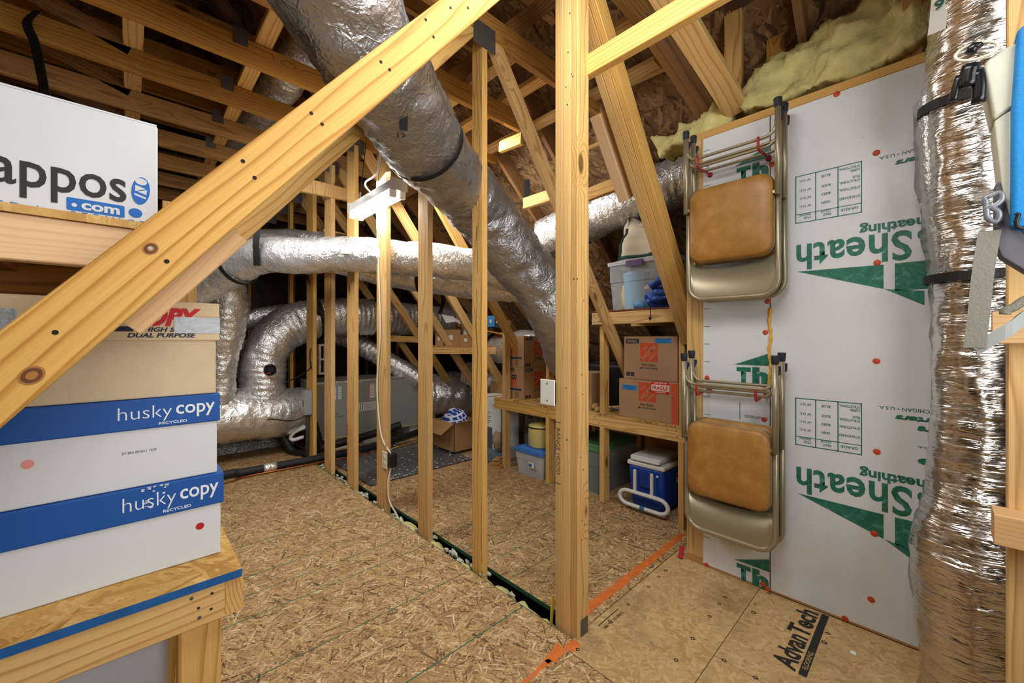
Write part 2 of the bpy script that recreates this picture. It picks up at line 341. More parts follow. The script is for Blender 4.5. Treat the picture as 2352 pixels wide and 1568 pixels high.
# prints on the flooring panels
a = at(1790, 1530, z=0); b = at(1862, 1390, z=0)
txt('Advan', (1.80, 0.352, 0), X1, Y1, 0.235, 0.078, BLACK, pb, bold=0.03); txt('Tech', (2.04, 0.352, 0), X1, Y1, 0.215, 0.078, BLACK, pb, bold=0.03)
patch('print_bar', (1.80, 0.318, 0), X1, Y1, 0.47, 0.026, BLACK, pb, eps=0.0005)
txt('FLOORING', (1.84, 0.322, 0), X1, Y1, 0.12, 0.017, ADV, pb, bold=0.004, eps=0.0012)
patch('print_bar', (1.47, 0.997, 0), X1, Y1, 0.16, 0.004, BLACK, pa, eps=0.0005)
txt('71800153, 70x 1881', (1.625, 0.982, 0), XN, YN, 0.15, 0.016, BLACK, pa, bold=0.02)
for px, py in ((1490, 1347), (1529, 1310), (1513, 1324), (1443, 1388), (1401, 1426), (1666, 1371), (1652, 1387), (1630, 1415), (1591, 1466), (1553, 1516), (1735, 1387), (1731, 1406), (1663, 1516), (1735, 1556), (1327, 1491), (1893, 1475), (1901, 1454), (1767, 1362)):
    q = at(px, py, z=0); p = pa if q.y > 0.592 else (pb if q.x > 1.663 else pc)
    disc('nail_mark', (q.x, q.y, 0.0002), Z1, 0.0105, BLACK, p, n=random.choice((4, 4, 12)), rin=0.0055)
q = at(1958, 1499, z=0); m = M(); m.prism([(q.x - .01, q.y - .012, .0012), (q.x + .012, q.y - .009, .001), (q.x + .01, q.y + .006, .0015), (q.x - .008, q.y + .008, .001)], (0, 0, .0006))
tag(m.build('paper_scrap', WHITE), 'tiny white paper scrap on the dirty floor panel below the right wall', 'scrap')
# ---------------------------------------------------------------- roof and ceiling
ceil = struct('ceiling')
RX, RZ, SL = 0.55, 1.15 + 0.9 * 4.05, 0.9
def roof(x): return RZ - SL * abs(x - RX)
yy = -3.05
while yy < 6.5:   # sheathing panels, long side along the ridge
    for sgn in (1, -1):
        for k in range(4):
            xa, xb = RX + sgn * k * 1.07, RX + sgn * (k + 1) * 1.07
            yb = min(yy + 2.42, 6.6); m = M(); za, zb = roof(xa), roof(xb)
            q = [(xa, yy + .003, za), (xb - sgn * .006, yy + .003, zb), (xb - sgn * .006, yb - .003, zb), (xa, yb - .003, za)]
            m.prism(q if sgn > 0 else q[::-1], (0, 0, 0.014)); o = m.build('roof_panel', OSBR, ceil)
            if sgn > 0 and k in (1, 2) and -0.5 < yy + 1.2:
                nn = V((-SL, 0, -1)).normalized(); R_ = V((0, 1, 0)); U_ = nn.cross(R_)
                for j in range(3): txt(('MAP', 'A2013', '24/16')[j], V((xa + .2 + .2 * j, yy + .3 + .6 * j, roof(xa + .2 + .2 * j))), R_, U_, 0.24, 0.07, BLACK, o, bold=0.02, eps=0.001)
    yy += 2.42
YT = [-0.67, -0.11, 0.45, 1.012, 1.633, 2.19, 2.75, 3.31, 3.87, 4.43, 5.0, 5.56, 6.12]
T = 0.038
for i, y in enumerate(YT):
    yc = y + T / 2
    for sgn in (1, -1):
        lumber('rafter', (RX, yc, roof(RX) - 0.09), (RX + sgn * 4.0, yc, roof(RX + sgn * 4.0) - 0.09), 0.14, T, (sgn * SL, 0, 1), RAFT, ceil)
    if y != 0.45 and i > 2 or i < 1:
        o = lumber('joist', (-1.95, yc, 2.92), (2.42, yc, 2.92), 0.14, T, Z1, CHORD, ceil)
        if 1.2 < y: patch('gusset_plate', (1.29, y, 2.79), X1, Z1, 0.14, 0.12, PLATE, o, eps=0.002)
        if 2.5 < y < 5: patch('gusset_plate', (0.30 + 0.02 * i, y, 2.94), X1, Z1, 0.075, 0.10, PLATE, o, eps=0.002)
    if y > 1.5: lumber('joist', (-1.7, yc + .05, 3.36), (2.0, yc + .05, 3.36), 0.13, T, Z1, CHORD, ceil)
    # webs above the collar
    if 1.5 < y:
        lumber('web', (1.2, yc, 2.98), (0.2, yc, roof(0.2) - .12), 0.089, T, X1, RAFT, ceil)
        lumber('web', (1.55, yc, 2.98), (1.95, yc, roof(1.95) - .12), 0.089, T, X1, RAFT, ceil)
        lumber('web', (0.0, yc, 2.98), (-1.0, yc, roof(-1.0) - .1), 0.089, T, X1, RAFT, ceil)
for x in (0.01, 0.575):   # bracing boards lying on the collars
    lumber('brace_board', (x, 1.2, 3.012), (x, 6.2, 3.012), 0.089, 0.038, X1, PINE, ceil)
for x, z, ya, yb in ((1.72, 3.01, 1.7, 3.6), (2.02, 3.01, 1.1, 5.0), (1.15, 3.01, 2.6, 6.2), (2.32, 2.93, 1.15, 4.6)):
    lumber('brace_board', (x, ya, z), (x, yb, z), 0.089, 0.038, X1, PINE, ceil)
for px0, py0, px1, py1, xx in ((1345, 450, 1475, 400, 2.42), (1205, 468, 1270, 447, 2.42), (1345, 335, 1450, 290, 2.75), (1480, 262, 1640, 205, 2.75), (1450, 90 + 90, 1600, 110, 2.45), (1150, 338, 1200, 318, 2.2)):
    lumber('brace_board', at(px0, py0, x=xx), at(px1, py1, x=xx), 0.089, 0.038, Z1, PINE, ceil)
# board nailed to the post and running overhead, and the webs over the white wall
p = at(1345, 138, y=1.0); lumber('brace_board', (1.425, 1.1, p.z), (1.425, -1.2, p.z), 0.089, 0.038, Z1, PINE2, ceil)
lumber('web', at(1693, 252, x=2.325), at(1500, -60, d=1.62), 0.11, 0.06, (0, 1, -.2), PINE2, ceil)
for k in range(2): lumber('web', at(1628, 248, x=2.42) + V((0, k * .04, 0)), at(1455, -10, d=2.05) + V((0, k * .04, 0)), 0.10, 0.038, (1, 0, 1), RAFT, ceil)
lumber('web', (2.46, 0.77, 2.40), (2.46, 0.77, roof(2.46)), 0.089, 0.038, Y1, PINE, ceil)
lumber('web', (2.62, 0.60, 2.40), (2.62, 0.60, roof(2.62)), 0.089, 0.038, Y1, CHORD, ceil)
lumber('web', (2.33, 0.055, 2.385), (2.33, 0.055, roof(2.33)), 0.06, 0.038, Y1, CHORD, ceil)
# outer walls of the attic
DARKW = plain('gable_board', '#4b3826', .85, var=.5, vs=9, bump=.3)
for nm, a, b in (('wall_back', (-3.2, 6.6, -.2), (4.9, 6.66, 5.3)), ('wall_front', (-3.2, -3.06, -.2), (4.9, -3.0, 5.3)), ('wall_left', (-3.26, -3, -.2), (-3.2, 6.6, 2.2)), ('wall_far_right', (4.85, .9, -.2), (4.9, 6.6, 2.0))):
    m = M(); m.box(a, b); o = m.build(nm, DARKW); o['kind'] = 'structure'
    if nm == 'wall_back':
        for x in [-1.6 + 0.56 * k for k in range(11)]: lumber('wall_stud', (x, 6.575, 0), (x, 6.575, min(3.6, roof(x) - .2)), 0.038, 0.05, X1, CHORD, o)
# ---------------------------------------------------------------- white sheathing wall on the right
wall = struct('wall_right')
SHEET = NT('sheathing_board'); oo = SHEET.n('TexCoord').outputs['Object']
sm = SHEET.n('TexNoise', Vector=oo, Scale=2.2, Detail=7.0, Roughness=.7).outputs[0]; sp = SHEET.n('TexNoise', Vector=oo, Scale=55.0, Detail=2.0).outputs[0]
c_ = SHEET.mix(SHEET.n('MapRange', Value=sm, i1=.5, i2=.8, i3=0.0, i4=.4).outputs[0], srgb('#d9dbdd'), srgb('#b8b0a0'))
c_ = SHEET.mix(SHEET.n('MapRange', Value=sp, i1=.74, i2=.8, i3=0.0, i4=.5).outputs[0], c_, srgb('#a58f72'))
SHEET.set(Base__Color=c_, Roughness=SHEET.n('MapRange', Value=sm, i1=.3, i2=.7, i3=.28, i4=.5).outputs[0], Specular__IOR__Level=.5); SHEET.bump(sm, .15, .004); SHEET = SHEET.m
TG = NT('teal_print'); oo = TG.n('TexCoord').outputs['Object']
TG.set(Base__Color=TG.ramp(TG.n('TexNoise', Vector=oo, Scale=22.0, Detail=5.0, Distortion=2.0).outputs[0], (.35, srgb('#15604c')), (.62, srgb('#2b7a66')), (.75, srgb('#6ea093'))), Roughness=.5); TG = TG.m
WX = 2.28
m = M(); m.box((WX, .551, .012), (WX + .006, .868, 2.343)); pA = m.build('sheathing_panel', SHEET, wall)
m = M(); m.box((WX, -.672, .012), (WX + .006, .547, 2.343)); pB = m.build('sheathing_panel', SHEET, wall)
m = M(); m.box((WX, -3.0, .012), (WX + .006, -.676, 2.343)); m.build('sheathing_panel', SHEET, wall)
lumber('top_plate', (WX + .045, -3, 2.365), (WX + .045, .965, 2.365), .09, .04, X1, PINE2, wall)
lumber('bottom_plate', (WX + .045, -3, .02), (WX + .045, .958, .02), .089, .04, X1, CHORD, wall)
lumber('wall_stud', (WX + .02, .913, .04), (WX + .02, .913, 2.345), .09, .04, Y1, PINE2, wall)
lumber('wall_stud', (WX + .065, .94, .04), (WX + .065, .94, 2.345), .038, .06, Y1, PINE, wall)
def wp(px, py): q = at(px, py, x=WX); return q.y, q.z
RED = plain('red_cap', '#c4492a', .45)
def cap(px, py, p):
    y, z = wp(px, py); c = (WX, y, z); o = M(); o.lathe(c, [(.012, 0), (.0125, .001), (.0115, .0022), (.0065, .0018), (.004, .0028), (.0008, .003)], 18, XN); o.build('cap_nail', RED, p, smooth=True)
for px, py in ((1922, 216), (2013, 351), (2015, 603), (2013, 829), (2014, 1037), (2008, 1225), (2001, 1376), (1941, 1420), (1763, 692), (1758, 889), (1755, 963)): cap(px, py, pB if px > 1768 else pA)
for px, py in ((1758, 763), (1624, 867), (1623, 1297), (1752, 1341), (1763, 1352), (1625, 378), (1773, 378)): cap(px, py, pA)
def wtxt(s, x0, yt, x1, yb, p, up=True, **k):
    """print filling the wall area seen between two photo points (upper left, lower right)"""
    ya, za = wp(x0, yt); yb_, zb = wp(x1, yb)
    if up: txt(s, (WX, ya, zb), YN, Z1, ya - yb_, za - zb, TG, p, **k)
    else: txt(s, (WX, yb_, za), Y1, (0, 0, -1), ya - yb_, za - zb, TG, p, **k)
def wpoly(pts, p, name='print_shape', mat=None):
    q = [(WX - .0008, *wp(*a)) for a in pts]; m = M(); m.add(q, [tuple(range(len(q)))]); m.build(name, mat or TG, p)
# left strip, print the right way up (cut off at the joint)
for zb in (1.02, .004, 2.05):
    txt('T', (WX, .70, zb), YN, Z1, .066, .08, TG, pA, bold=.07); txt('h', (WX, .627, zb), YN, Z1, .072, .083, TG, pA, bold=.07)
    m = M(); m.add([(WX - .0008, .71, zb + .092), (WX - .0008, .552, zb + .092), (WX - .0008, .552, zb + .155)], [(0, 1, 2)]); m.build('print_shape', TG, pA)
txt('CODE LISTING', (WX, .66, .845), YN, Z1, .10, .012, TG, pA, bold=.02)
m = M(); m.box((WX - .0008, .683, .83), (WX - .0004, .686, .92)); m.build('print_shape', TG, pA)
for k in range(24):
    z = .16 + k * .096
    if z < 2.3: patch('tick_mark', (WX, .864, z), YN, Z1, .032, .003, TG, pA)
# big panel: two runs of the same print, upside down
def run(dz, full):
    zz = lambda z: z + dz
    def T_(s, ya, yb, z0, z1, **k): txt(s, (WX, yb, zz(z1)), Y1, (0, 0, -1), ya - yb, z1 - z0, TG, pB, **k)
    T_('Sheath', .442, .055, .522, .645, bold=.022, space=1.04)
    T_('\u2022', .04, .02, .60, .635, bold=.05)
    T_('Sheathing', .215, -.012, .645, .70, bold=.035)
    def P_(pts): m = M(); m.add([(WX - .0008, a, zz(b)) for a, b in pts], [tuple(range(len(pts)))]); m.build('print_shape', TG, pB)
    P_([(.437, .518), (.139, .512), (.139, .41)]); P_([(.105, .40), (-.03, .40), (-.03, .512), (.105, .512)]); P_([(.137, .41), (.02, .392), (.02, .335)])
    # grade table
    ya, yb, za, zb = .446, .207, .745, .968
    for a, b, c, d in ((ya, yb, za, za + .004), (ya, yb, zb - .004, zb), (ya, yb, za + .04, za + .043)): m = M(); m.box((WX - .0008, a, zz(c)), (WX - .0003, b, zz(d))); m.build('table_line', TG, pB)
    for y in (ya, .370, .290, yb + .004): m = M(); m.box((WX - .0008, y, zz(za)), (WX - .0003, y - .004, zz(zb))); m.build('table_line', TG, pB)
    rows = (('24" O.C.', 'BLUE', 'SUPER-\nSTRUCTURAL'), ('16" O.C.', 'BLACK', 'STRUCTURAL\nPLUS'), ('16" O.C.', 'RED', 'STRUCTURAL'), ('16" O.C.', 'GREEN', 'STANDARD'), ('STUD\nSPACING', 'PRINT\nCOLOR', 'GRADE'))
    for r, row in enumerate(rows):
        z = (.935, .89, .853, .815, .765)[r]
        for c, s in enumerate(row):
            two = '\n' in s; h = .026 if two else .011; w_ = (.045, .038, .07)[c] * (1.0 if len(s) > 5 else .85); yc = (.408, .331, .249)[c]
            T_(s, yc + w_ / 2, yc - w_ / 2, z - (.005 if two else 0), z - (.005 if two else 0) + h, bold=.02)
    T_('MIDLAND, MICHIGAN \u2022 U.S.A.', .155, -.12, .952, .968, bold=.01)
    T_('Exporters', .105, -.10, .91, .942, bold=.05, shear=.3); T_('Pro-Core', .04, -.14, .87, .90, bold=.05, shear=.3)
    T_('N. PAUL, WA \u2022 U.S.A.', .04, -.12, .81, .82, bold=.01); T_('BiP', .04, -.12, .745, .79, bold=.05)
run(0, True); run(1.045, True)
fp = spl([(WX - .002, .549 + .004 * math.sin(k * 1.7), 1.0 + .04 * k) for k in range(11)], .01)
m = M(); m.tube(fp, [.005 + .004 * abs(math.sin(k * .7)) for k in range(len(fp))], 8); m.build('foam_bead', plain('foam', '#dba748', .7), wall, smooth=True)
m = M(); m.box((WX - .0006, .547, .012), (WX + .003, .551, 2.343)); m.build('panel_joint', plain('joint', '#3b362e', .9), wall)
# yellow batts lying on the wall plate against the roof
def batt(name, label, ya, yb, prof, seed, n=70, amp=.03):
    vs = []; fs = []; m = M()
    for i in range(n + 1):
        t = i / n; y = ya + (yb - ya) * t; e = min(1, min(t, 1 - t) * 14 + .15)
        for j, (x, z) in enumerate(prof(t)):
            p = V((x, y, z)); d = amp * (noise.noise(p * 9 + V((seed, 0, 0))) + .35 * noise.noise(p * 24) + .28 * noise.noise(p * 60))
            cx, cz = prof(t)[0][0] + .1, prof(t)[0][1] + .12; vs.append(V((cx + (x - cx) * (.6 + .4 * e) - d, y + d * .6, cz + (z - cz) * (.55 + .45 * e) + d)))
    k = len(prof(0))
    for i in range(n):
        for j in range(k): fs.append((i * k + j, i * k + (j + 1) % k, (i + 1) * k + (j + 1) % k, (i + 1) * k + j))
    fs += [tuple(range(k))[::-1], tuple(range(n * k, n * k + k))]; m.add(vs, fs)
    return tag(m.build(name, WOOL, smooth=True), label, 'insulation')
def pf(pts, n=5):
    out = []
    for i in range(len(pts)):
        a, b = V(pts[i]), V(pts[(i + 1) % len(pts)])
        out += [tuple(a + (b - a) * (q / n)) for q in range(n)]
    return out
batt('insulation_batt', 'large yellow fibreglass batt lying on top of the white wall', .69, .0, lambda t: pf([(2.272, 2.395), (2.285, 2.50), (2.33, 2.60 + .06 * t), (2.41, 2.68 + .13 * t), (2.60, 2.62), (2.5, 2.41)]), 3)
batt('insulation_batt', 'small torn yellow batt over the wall end above the upper folding chairs', 1.16, .74, lambda t: pf([(2.275, 2.385 - .05 * (1 - t)), (2.28, 2.43 + .0 * t), (2.34, 2.47 + .05 * t), (2.46, 2.49 + .06 * t), (2.48, 2.36)]), 9, 40, .035)
# ---------------------------------------------------------------- studs of the open partition
SX = 1.34
REDINK = plain('red_ink', '#a5482e', .7, var=.3, vs=60)
def stud(label, ya, yb, ztop=2.85, zb=-.22):
    o = lumber('stud', (SX + .018, (ya + yb) / 2, zb), (SX + .018, (ya + yb) / 2, ztop), yb - ya, .036, Y1, PINE); return tag(o, label, 'stud', 'studs of the open partition')
def sy(px): return at(px, 776, x=SX).y
st1 = stud('pine stud with a long dark crack down its face, next beyond the big post', sy(1108), sy(1084), 2.88)
st2 = stud('plain pine stud between the cracked stud and the stud with the outlet', sy(983), sy(960))
st3 = stud('pine stud carrying the black outlet box and white cable', sy(887), sy(865))
st4 = stud('pine stud with red stamped letters in front of the grey air handler', sy(814), sy(797))
st5 = stud('pine stud with a swirling knot before the left end of the air handler', sy(761), sy(745))
st6 = stud('pine stud carrying the small grey disconnect box', sy(719), sy(704))
st7 = stud('pine stud standing behind the fat foil trunk duct', 5.14, 5.23)
for s, z in (('SPF', .42), ('E 7.15', .26), ('2SM', .03)):
    txt(s, (SX - .001, sy(797) - .028, z), Z1, (0, 1, 0), .10, .035, REDINK, st4, bold=.0)
m = M(); c = sy(1096)
pts = [(SX - .0008, c + .01 * math.sin(k * .9) * .5 + (.004 if k % 3 else -.003), 2.7 - k * .085) for k in range(22)]
for a, b in zip(pts[:-1], pts[1:]):
    if random.random() < .8: m.add([(a[0], a[1] - .0012, a[2]), (a[0], a[1] + .0012, a[2]), (b[0], b[1] + .0012, b[2]), (b[0], b[1] - .0012, b[2])], [(0, 1, 2, 3)])
m.build('crack', plain('dark_crack', '#3c2412', .9), st1)
# the three-ply post
post = thing('corner_post', 'tall three-ply pine post with a blank white cover plate at its side', 'post', (1.38, 1.07, -.2))
for a, b in ((1.012, 1.050), (1.051, 1.092), (1.093, 1.134)): lumber('ply', (1.38, (a + b) / 2, -.2), (1.38, (a + b) / 2, 3.1), .078, b - a, X1, PINE2, post)
patch('gusset_plate', (1.36, 1.012, -.02), X1, Z1, .05, .09, PLATE, post, eps=.002)
txt('RANGE HOOD', (SX, 1.125, .86), (0, 0, -1), YN, .20, .02, BLACK, post, bold=-.012)
for z in (.62, .885): patch('pencil_mark', (SX, 1.132, z), YN, Z1, .03, .002, BLACK, post)
HOLE = plain('nail_hole', '#1c1410', .9)
for px, py in ((1334, 1050), (1340, 1078), (1337, 1195), (1342, 1205), (1336, 1240), (1341, 690), (1336, 860), (1339, 905)): disc('nail_hole', at(px, py, y=1.0118), YN, .0028, HOLE, post, n=8)
for px, py in ((1300, 200), (1303, 240), (1312, 170), (1316, 175), (1305, 120), (1309, 30), (1318, 640), (1326, 640), (1300, 890), (1302, 1010)): disc('nail_hole', at(px, py, x=SX), XN, .003, HOLE, post, n=8)
# diagonal webs, one per truss, falling from the stud tops towards the eaves
SLW = -1.34
def wz(x): return 2.87 + SLW * (x - 1.42)
labs = {1.633: 'diagonal truss web falling from the top of the cracked stud', 2.19: 'diagonal truss web hidden mostly behind the sagging silver duct', 2.75: 'diagonal truss web ending behind the stacked small moving boxes', 3.31: 'diagonal truss web crossing in front of the far shelf of cartons, nearest of three',
        3.87: 'diagonal truss web smeared with white above the patterned blue bag', 4.43: 'diagonal truss web with splintered lower end over the open carton', 5.0: 'farthest diagonal truss web, behind the stud with the outlet'}
for y, lb in labs.items():
    xe = 3.3 if y != 4.43 else 3.45
    o = lumber('truss_web', (1.40, y + T / 2, wz(1.40)), (xe, y + T / 2, wz(xe)), .089, T, X1, PINE); tag(o, lb, 'truss web', 'diagonal webs of the trusses')
gw = thing('girder_web', 'thick three-ply diagonal timber leaning from the post down to the upper shelf', 'timber', (2.0, 1.07, wz(2.0)))
for k in range(3): lumber('ply', (1.2, 1.031 + .039 * k, wz(1.2)), (2.64, 1.031 + .039 * k, wz(2.64)), .092, .038, X1, PINE, gw)
p0, p1 = at(1436, 360, y=1.15), at(1487, 470, y=1.15)
lumber('scab_block', (1.76, 1.20, wz(1.76)), (2.04, 1.20, wz(2.04)), .07, .06, X1, FIR, gw)
# diagonals rising to the left
d1 = thing('diagonal_beam', 'long pale pine beam slanting across the foreground with nail holes and dark knots', 'beam', (.2, 1.03, 1.6))
b0, b1 = V((-.22, 0, 1.11)), V((1.30, 0, 2.96)); n1 = V((-1.208, 0, 1)).normalized()
FRONT = wood('front_beam', '#d2a762', '#a06d2f', knots=.2, rings=24, contrast=.95)
c0 = V((-.30, 1.0335, 1.03 - .0)) ; lowz = lambda x: 1.544 + 1.22 * (x - .208)
def dl(x, y, off): return V((x, y, lowz(x))) + n1 * off
lumber('board', dl(-.30, 1.0335, .049), dl(1.30, 1.0335, .049), .098, .037, n1, FRONT, d1)
lumber('back_board', dl(-.30, 1.0720, .052), dl(1.30, 1.0720, .052), .094, .037, n1, PINE2, d1)
bl0, bl1 = at(288, 745, y=1.092), at(537, 535, y=1.092)
lumber('block', bl0, bl1, .06, .038, n1, FIR, d1)
for px, py in ((715, 260), (740, 285), (558, 370), (585, 408), (383, 600), (127, 763), (875, 142), (895, 160), (978, 45), (996, 85), (1035, 18), (1075, 18)): disc('nail_hole', at(px, py, y=1.0145), YN, .0042, HOLE, d1, n=10)
KN = plain('knot', '#6f3b17', .7, var=.5, vs=80); KN2 = plain('knot_ring', '#a8712f', .7, var=.3, vs=60)
def knot(px, py, r, sc_=1.25):
    c = at(px, py, y=1.0147); m = M(); N_ = 28
    for rr, mi in ((r, 0), (r * .8, 1), (r * .45, 0)):
        m.mi = mi; m.add([c + V((0, -.0002 * (4 - rr / r * 3), 0)) + V((.66, 0, .75)) * (rr * sc_ * math.cos(a)) + V((-.75, 0, .66)) * (rr * math.sin(a)) for a in [2 * math.pi * i / N_ for i in range(N_)]], [tuple(range(N_))])
    m.build('knot', [KN2, KN], d1)
knot(73, 862, .0135); knot(346, 571, .0105)
disc('screw_head', at(345, 570, y=1.0138), YN, .0035, plain('steel', '#8b8a86', .5, .5), d1, n=10)
d2 = lumber('rear_diagonal', V((-.02, 1.652, 1.205)) + n1 * .07, V((1.33, 1.652, 2.865)) + n1 * .07, .14, .038, n1, PINE2)
tag(d2, 'second slanting beam behind the foreground beam, its underside brightly lit', 'beam')
patch('gusset_plate', (1.28, 1.632, 2.78), X1, Z1, .15, .13, PLATE, d2, eps=.002)
q = at(452, 640, y=1.75); lumber_o = lumber('jack_stud', (q.x - .045, 1.77, 0), (q.x - .045, 1.77, q.z + .25), .089, .038, X1, PINE2); tag(lumber_o, 'short upright stud behind the cream file box under the slanting beams', 'stud')
q0, q1 = at(690, 440, y=3.80), at(812, 463, y=3.80)
m = M(); m.prism([at(690, 405, y=3.80), at(800, 434, y=3.80), at(812, 463, y=3.80), at(690, 438, y=3.80)], (0, .038, 0)); tag(m.build('nailer_board', PINE2), 'short bright horizontal board with a slanted end beside the tube light', 'board')
m = M(); m.prism([at(745, 525, y=4.3), at(812, 540, y=4.3), at(812, 552, y=4.3), at(745, 546, y=4.3)], (0, .038, 0)); tag(m.build('nailer_board', PINE2), 'tiny horizontal board just above the long silver duct', 'board')
# ---------------------------------------------------------------- foil ducts
FOIL = foil('duct_foil', (.80, .79, .78, 1), .26)
FOILW = foil('duct_foil_warm', (.82, .80, .78, 1), .25, bs=20)
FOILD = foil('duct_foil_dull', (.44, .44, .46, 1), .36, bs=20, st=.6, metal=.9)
FOILP = foil('duct_wrap', (.82, .81, .80, 1), .27, bs=11, st=.6)
FOILR = foil('riser_foil', (.66, .63, .59, 1),   .2, bs=8, st=.38, stretch=(1, 1, 5), fine=.1, dist=.012, metal=1.0)
def crinkle(seed, amp, coil):
    def f(L, a, p):
        q = p + V((math.cos(a), math.sin(a), .5 * math.sin(a * 2))) * .17 + V((seed * 3.1, 0, 0))
        rid = 1 - abs(noise.noise(V((L * 9 + a * .6, a * 1.3, seed)))) * 2
        return amp * (1.4 * noise.noise(q * 5) + .8 * rid + .5 * noise.noise(q * 16) + .35 * noise.noise(q * 40)) + coil * math.sin(L * 105 + .6 * a)
    return f
def band(L0, pts, r, wd, parent, name='strap', th=.004):
    """strap ring round the duct at fraction L0"""
    i = int(L0 * (len(pts) - 1)); i = max(1, min(len(pts) - 2, i)); t = (pts[i + 1] - pts[i - 1]).normalized(); c = pts[i]
    u = t.cross(Z1)
    if u.length < .1: u = t.cross(X1)
    u.normalize(); v = t.cross(u); m = M(); n = 36; vs = []; fs = []
    R_ = r if not isinstance(r, list) else r[i]
    for k in range(n):
        e = u * math.cos(2 * math.pi * k / n) + v * math.sin(2 * math.pi * k / n)
        for a, b in ((0, -1), (1, -1), (1, 1), (0, 1)): vs.append(c + e * (R_ + a * th) + t * (b * wd / 2))
    for k in range(n):
        for j in range(4): fs.append((k * 4 + j, k * 4 + (j + 1) % 4, ((k + 1) % n) * 4 + (j + 1) % 4, ((k + 1) % n) * 4 + j))
    m.add(vs, fs); return m.build(name, STRAPM, parent)
def duct(label, ctrl, r, mat=None, seed=1, amp=.008, coil=.0, step=.016, n=40, straps=()):
    pts = spl([c[:3] for c in ctrl], step); rr = r
    if len(ctrl[0]) > 3:
        rs = [c[3] for c in ctrl]; rr = []
        for i in range(len(pts)):
            f = i / (len(pts) - 1) * (len(rs) - 1); k = min(int(f), len(rs) - 2); g = f - k; g = g * g * (3 - 2 * g); rr.append(rs[k] * (1 - g) + rs[k + 1] * g)
    m = M(); m.tube(pts, rr, n, disp=crinkle(seed, amp, coil)); o = m.build('air_duct', mat or FOIL, smooth=True); tag(o, label, 'duct')
    for s_, wd in straps: band(s_, pts, [q + amp * 1.1 for q in (rr if isinstance(rr, list) else [rr] * len(pts))], wd, o)
    return o, pts
def pd(px, py, d, r): return (*at(px, py, d=d), r)
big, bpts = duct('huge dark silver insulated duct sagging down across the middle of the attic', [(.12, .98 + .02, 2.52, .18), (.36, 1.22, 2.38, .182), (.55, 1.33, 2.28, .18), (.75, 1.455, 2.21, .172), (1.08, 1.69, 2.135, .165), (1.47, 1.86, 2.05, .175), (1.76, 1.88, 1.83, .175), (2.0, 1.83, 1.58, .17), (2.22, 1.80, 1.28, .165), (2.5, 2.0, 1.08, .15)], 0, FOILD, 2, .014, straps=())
# printed mark and strap on the big duct
i0 = min(range(len(bpts)), key=lambda i: (bpts[i] - V((.98, 1.61, 2.155))).length); band(i0 / (len(bpts) - 1), bpts, .188, .026, big)
sticker(big, 930, 287, .03, .05, BLACK, .15, 'black_label'); sticker(big, 934, 306, .034, .015, BLACK, .15, text='12')
duct('silver duct running high on the right behind the canvas bag', [(*at(1250, 548, d=3.75), .17), (*at(1350, 505, d=3.5), .185), (*at(1455, 458, d=3.2), .18), (*at(1565, 415, d=3.0), .18), (*at(1680, 380, d=2.85), .18)], 0, FOIL, 5, .008, .003, straps=((.25, .03),))
u1, up = duct('long bright silver duct held up by a black strap, level across the studs', [pd(455, 665, 3.42, .13), pd(520, 625, 3.36, .145), pd(600, 588, 3.25, .142), pd(700, 588, 3.2, .138), pd(800, 584, 3.17, .135), pd(900, 590, 3.1, .13), pd(1010, 600, 3.08, .125), pd(1100, 612, 3.1, .125), pd(1190, 640, 3.15, .11)], 0, FOILW, 8, .008, straps=())
band(.17, up, .163, .035, u1); sticker(u1, 785, 573, .09, .045, WHITE, -.08, 'white_label'); sticker(u1, 780, 573, .05, .038, BLACK, -.08, 'black_label', off=.004)
duct('second silver duct just below and behind the long bright duct', [pd(590, 560, 3.75, .11), pd(700, 575, 3.7, .12), pd(800, 600, 3.6, .13), pd(900, 622, 3.5, .135), pd(1000, 636, 3.45, .14), pd(1100, 650, 3.4, .14), pd(1200, 660, 3.35, .12)], 0, FOILW, 11, .008, straps=((.66, .03),))
duct('brown-shaded duct lying along the top behind the bright duct', [pd(560, 560, 4.1, .13), pd(640, 556, 4.1, .13), pd(760, 562, 4.15, .12), pd(860, 585, 4.2, .1)], 0, FOIL, 14, .006)
vd, vp = duct('crinkled silver duct dropping vertically beside the cream file box', [pd(512, 640, 3.75, .17), pd(522, 700, 3.78, .165), pd(520, 760, 3.8, .15), pd(512, 830, 3.82, .12), pd(508, 905, 3.84, .11), pd(506, 935, 3.86, .1)], 0, FOIL, 17, .009, .003)
sticker(vd, 546, 702, .03, .075, WHITE, 0, 'white_label')
el, ep = duct('fat silver elbow duct rising from the trunk and bending right', [(1.00, 4.85, .62, .2), (1.01, 4.85, .86, .205), (1.03, 4.85, 1.08, .22), (1.16, 4.85, 1.30, .22), (1.42, 4.85, 1.44, .215), (1.85, 4.85, 1.50, .21), (2.6, 4.87, 1.51, .21), (3.3, 4.9, 1.48, .2), (3.9, 4.95, 1.40, .2)], 0, FOIL, 20, .010, .004, straps=((.33, .05), (.52, .04), (.72, .04)))
disc('round_gauge', at(622, 849, d=4.02), V((-S, -C, 0)), .058, BLK, el, .02, 20); disc('gauge_face', at(622, 849, d=3.995), V((-S, -C, 0)), .03, plain('gauge', '#2c3038', .3), el, .01, 16)
patch('red_mark', at(612, 858, d=3.97), V((C, -S, 0)), Z1, .04, .008, plain('gauge_red', '#d23a2c', .5), el); patch('red_mark', at(619, 840, d=3.97), V((C, -S, 0)), Z1, .014, .006, plain('gauge_red2', '#d23a2c', .5), el)
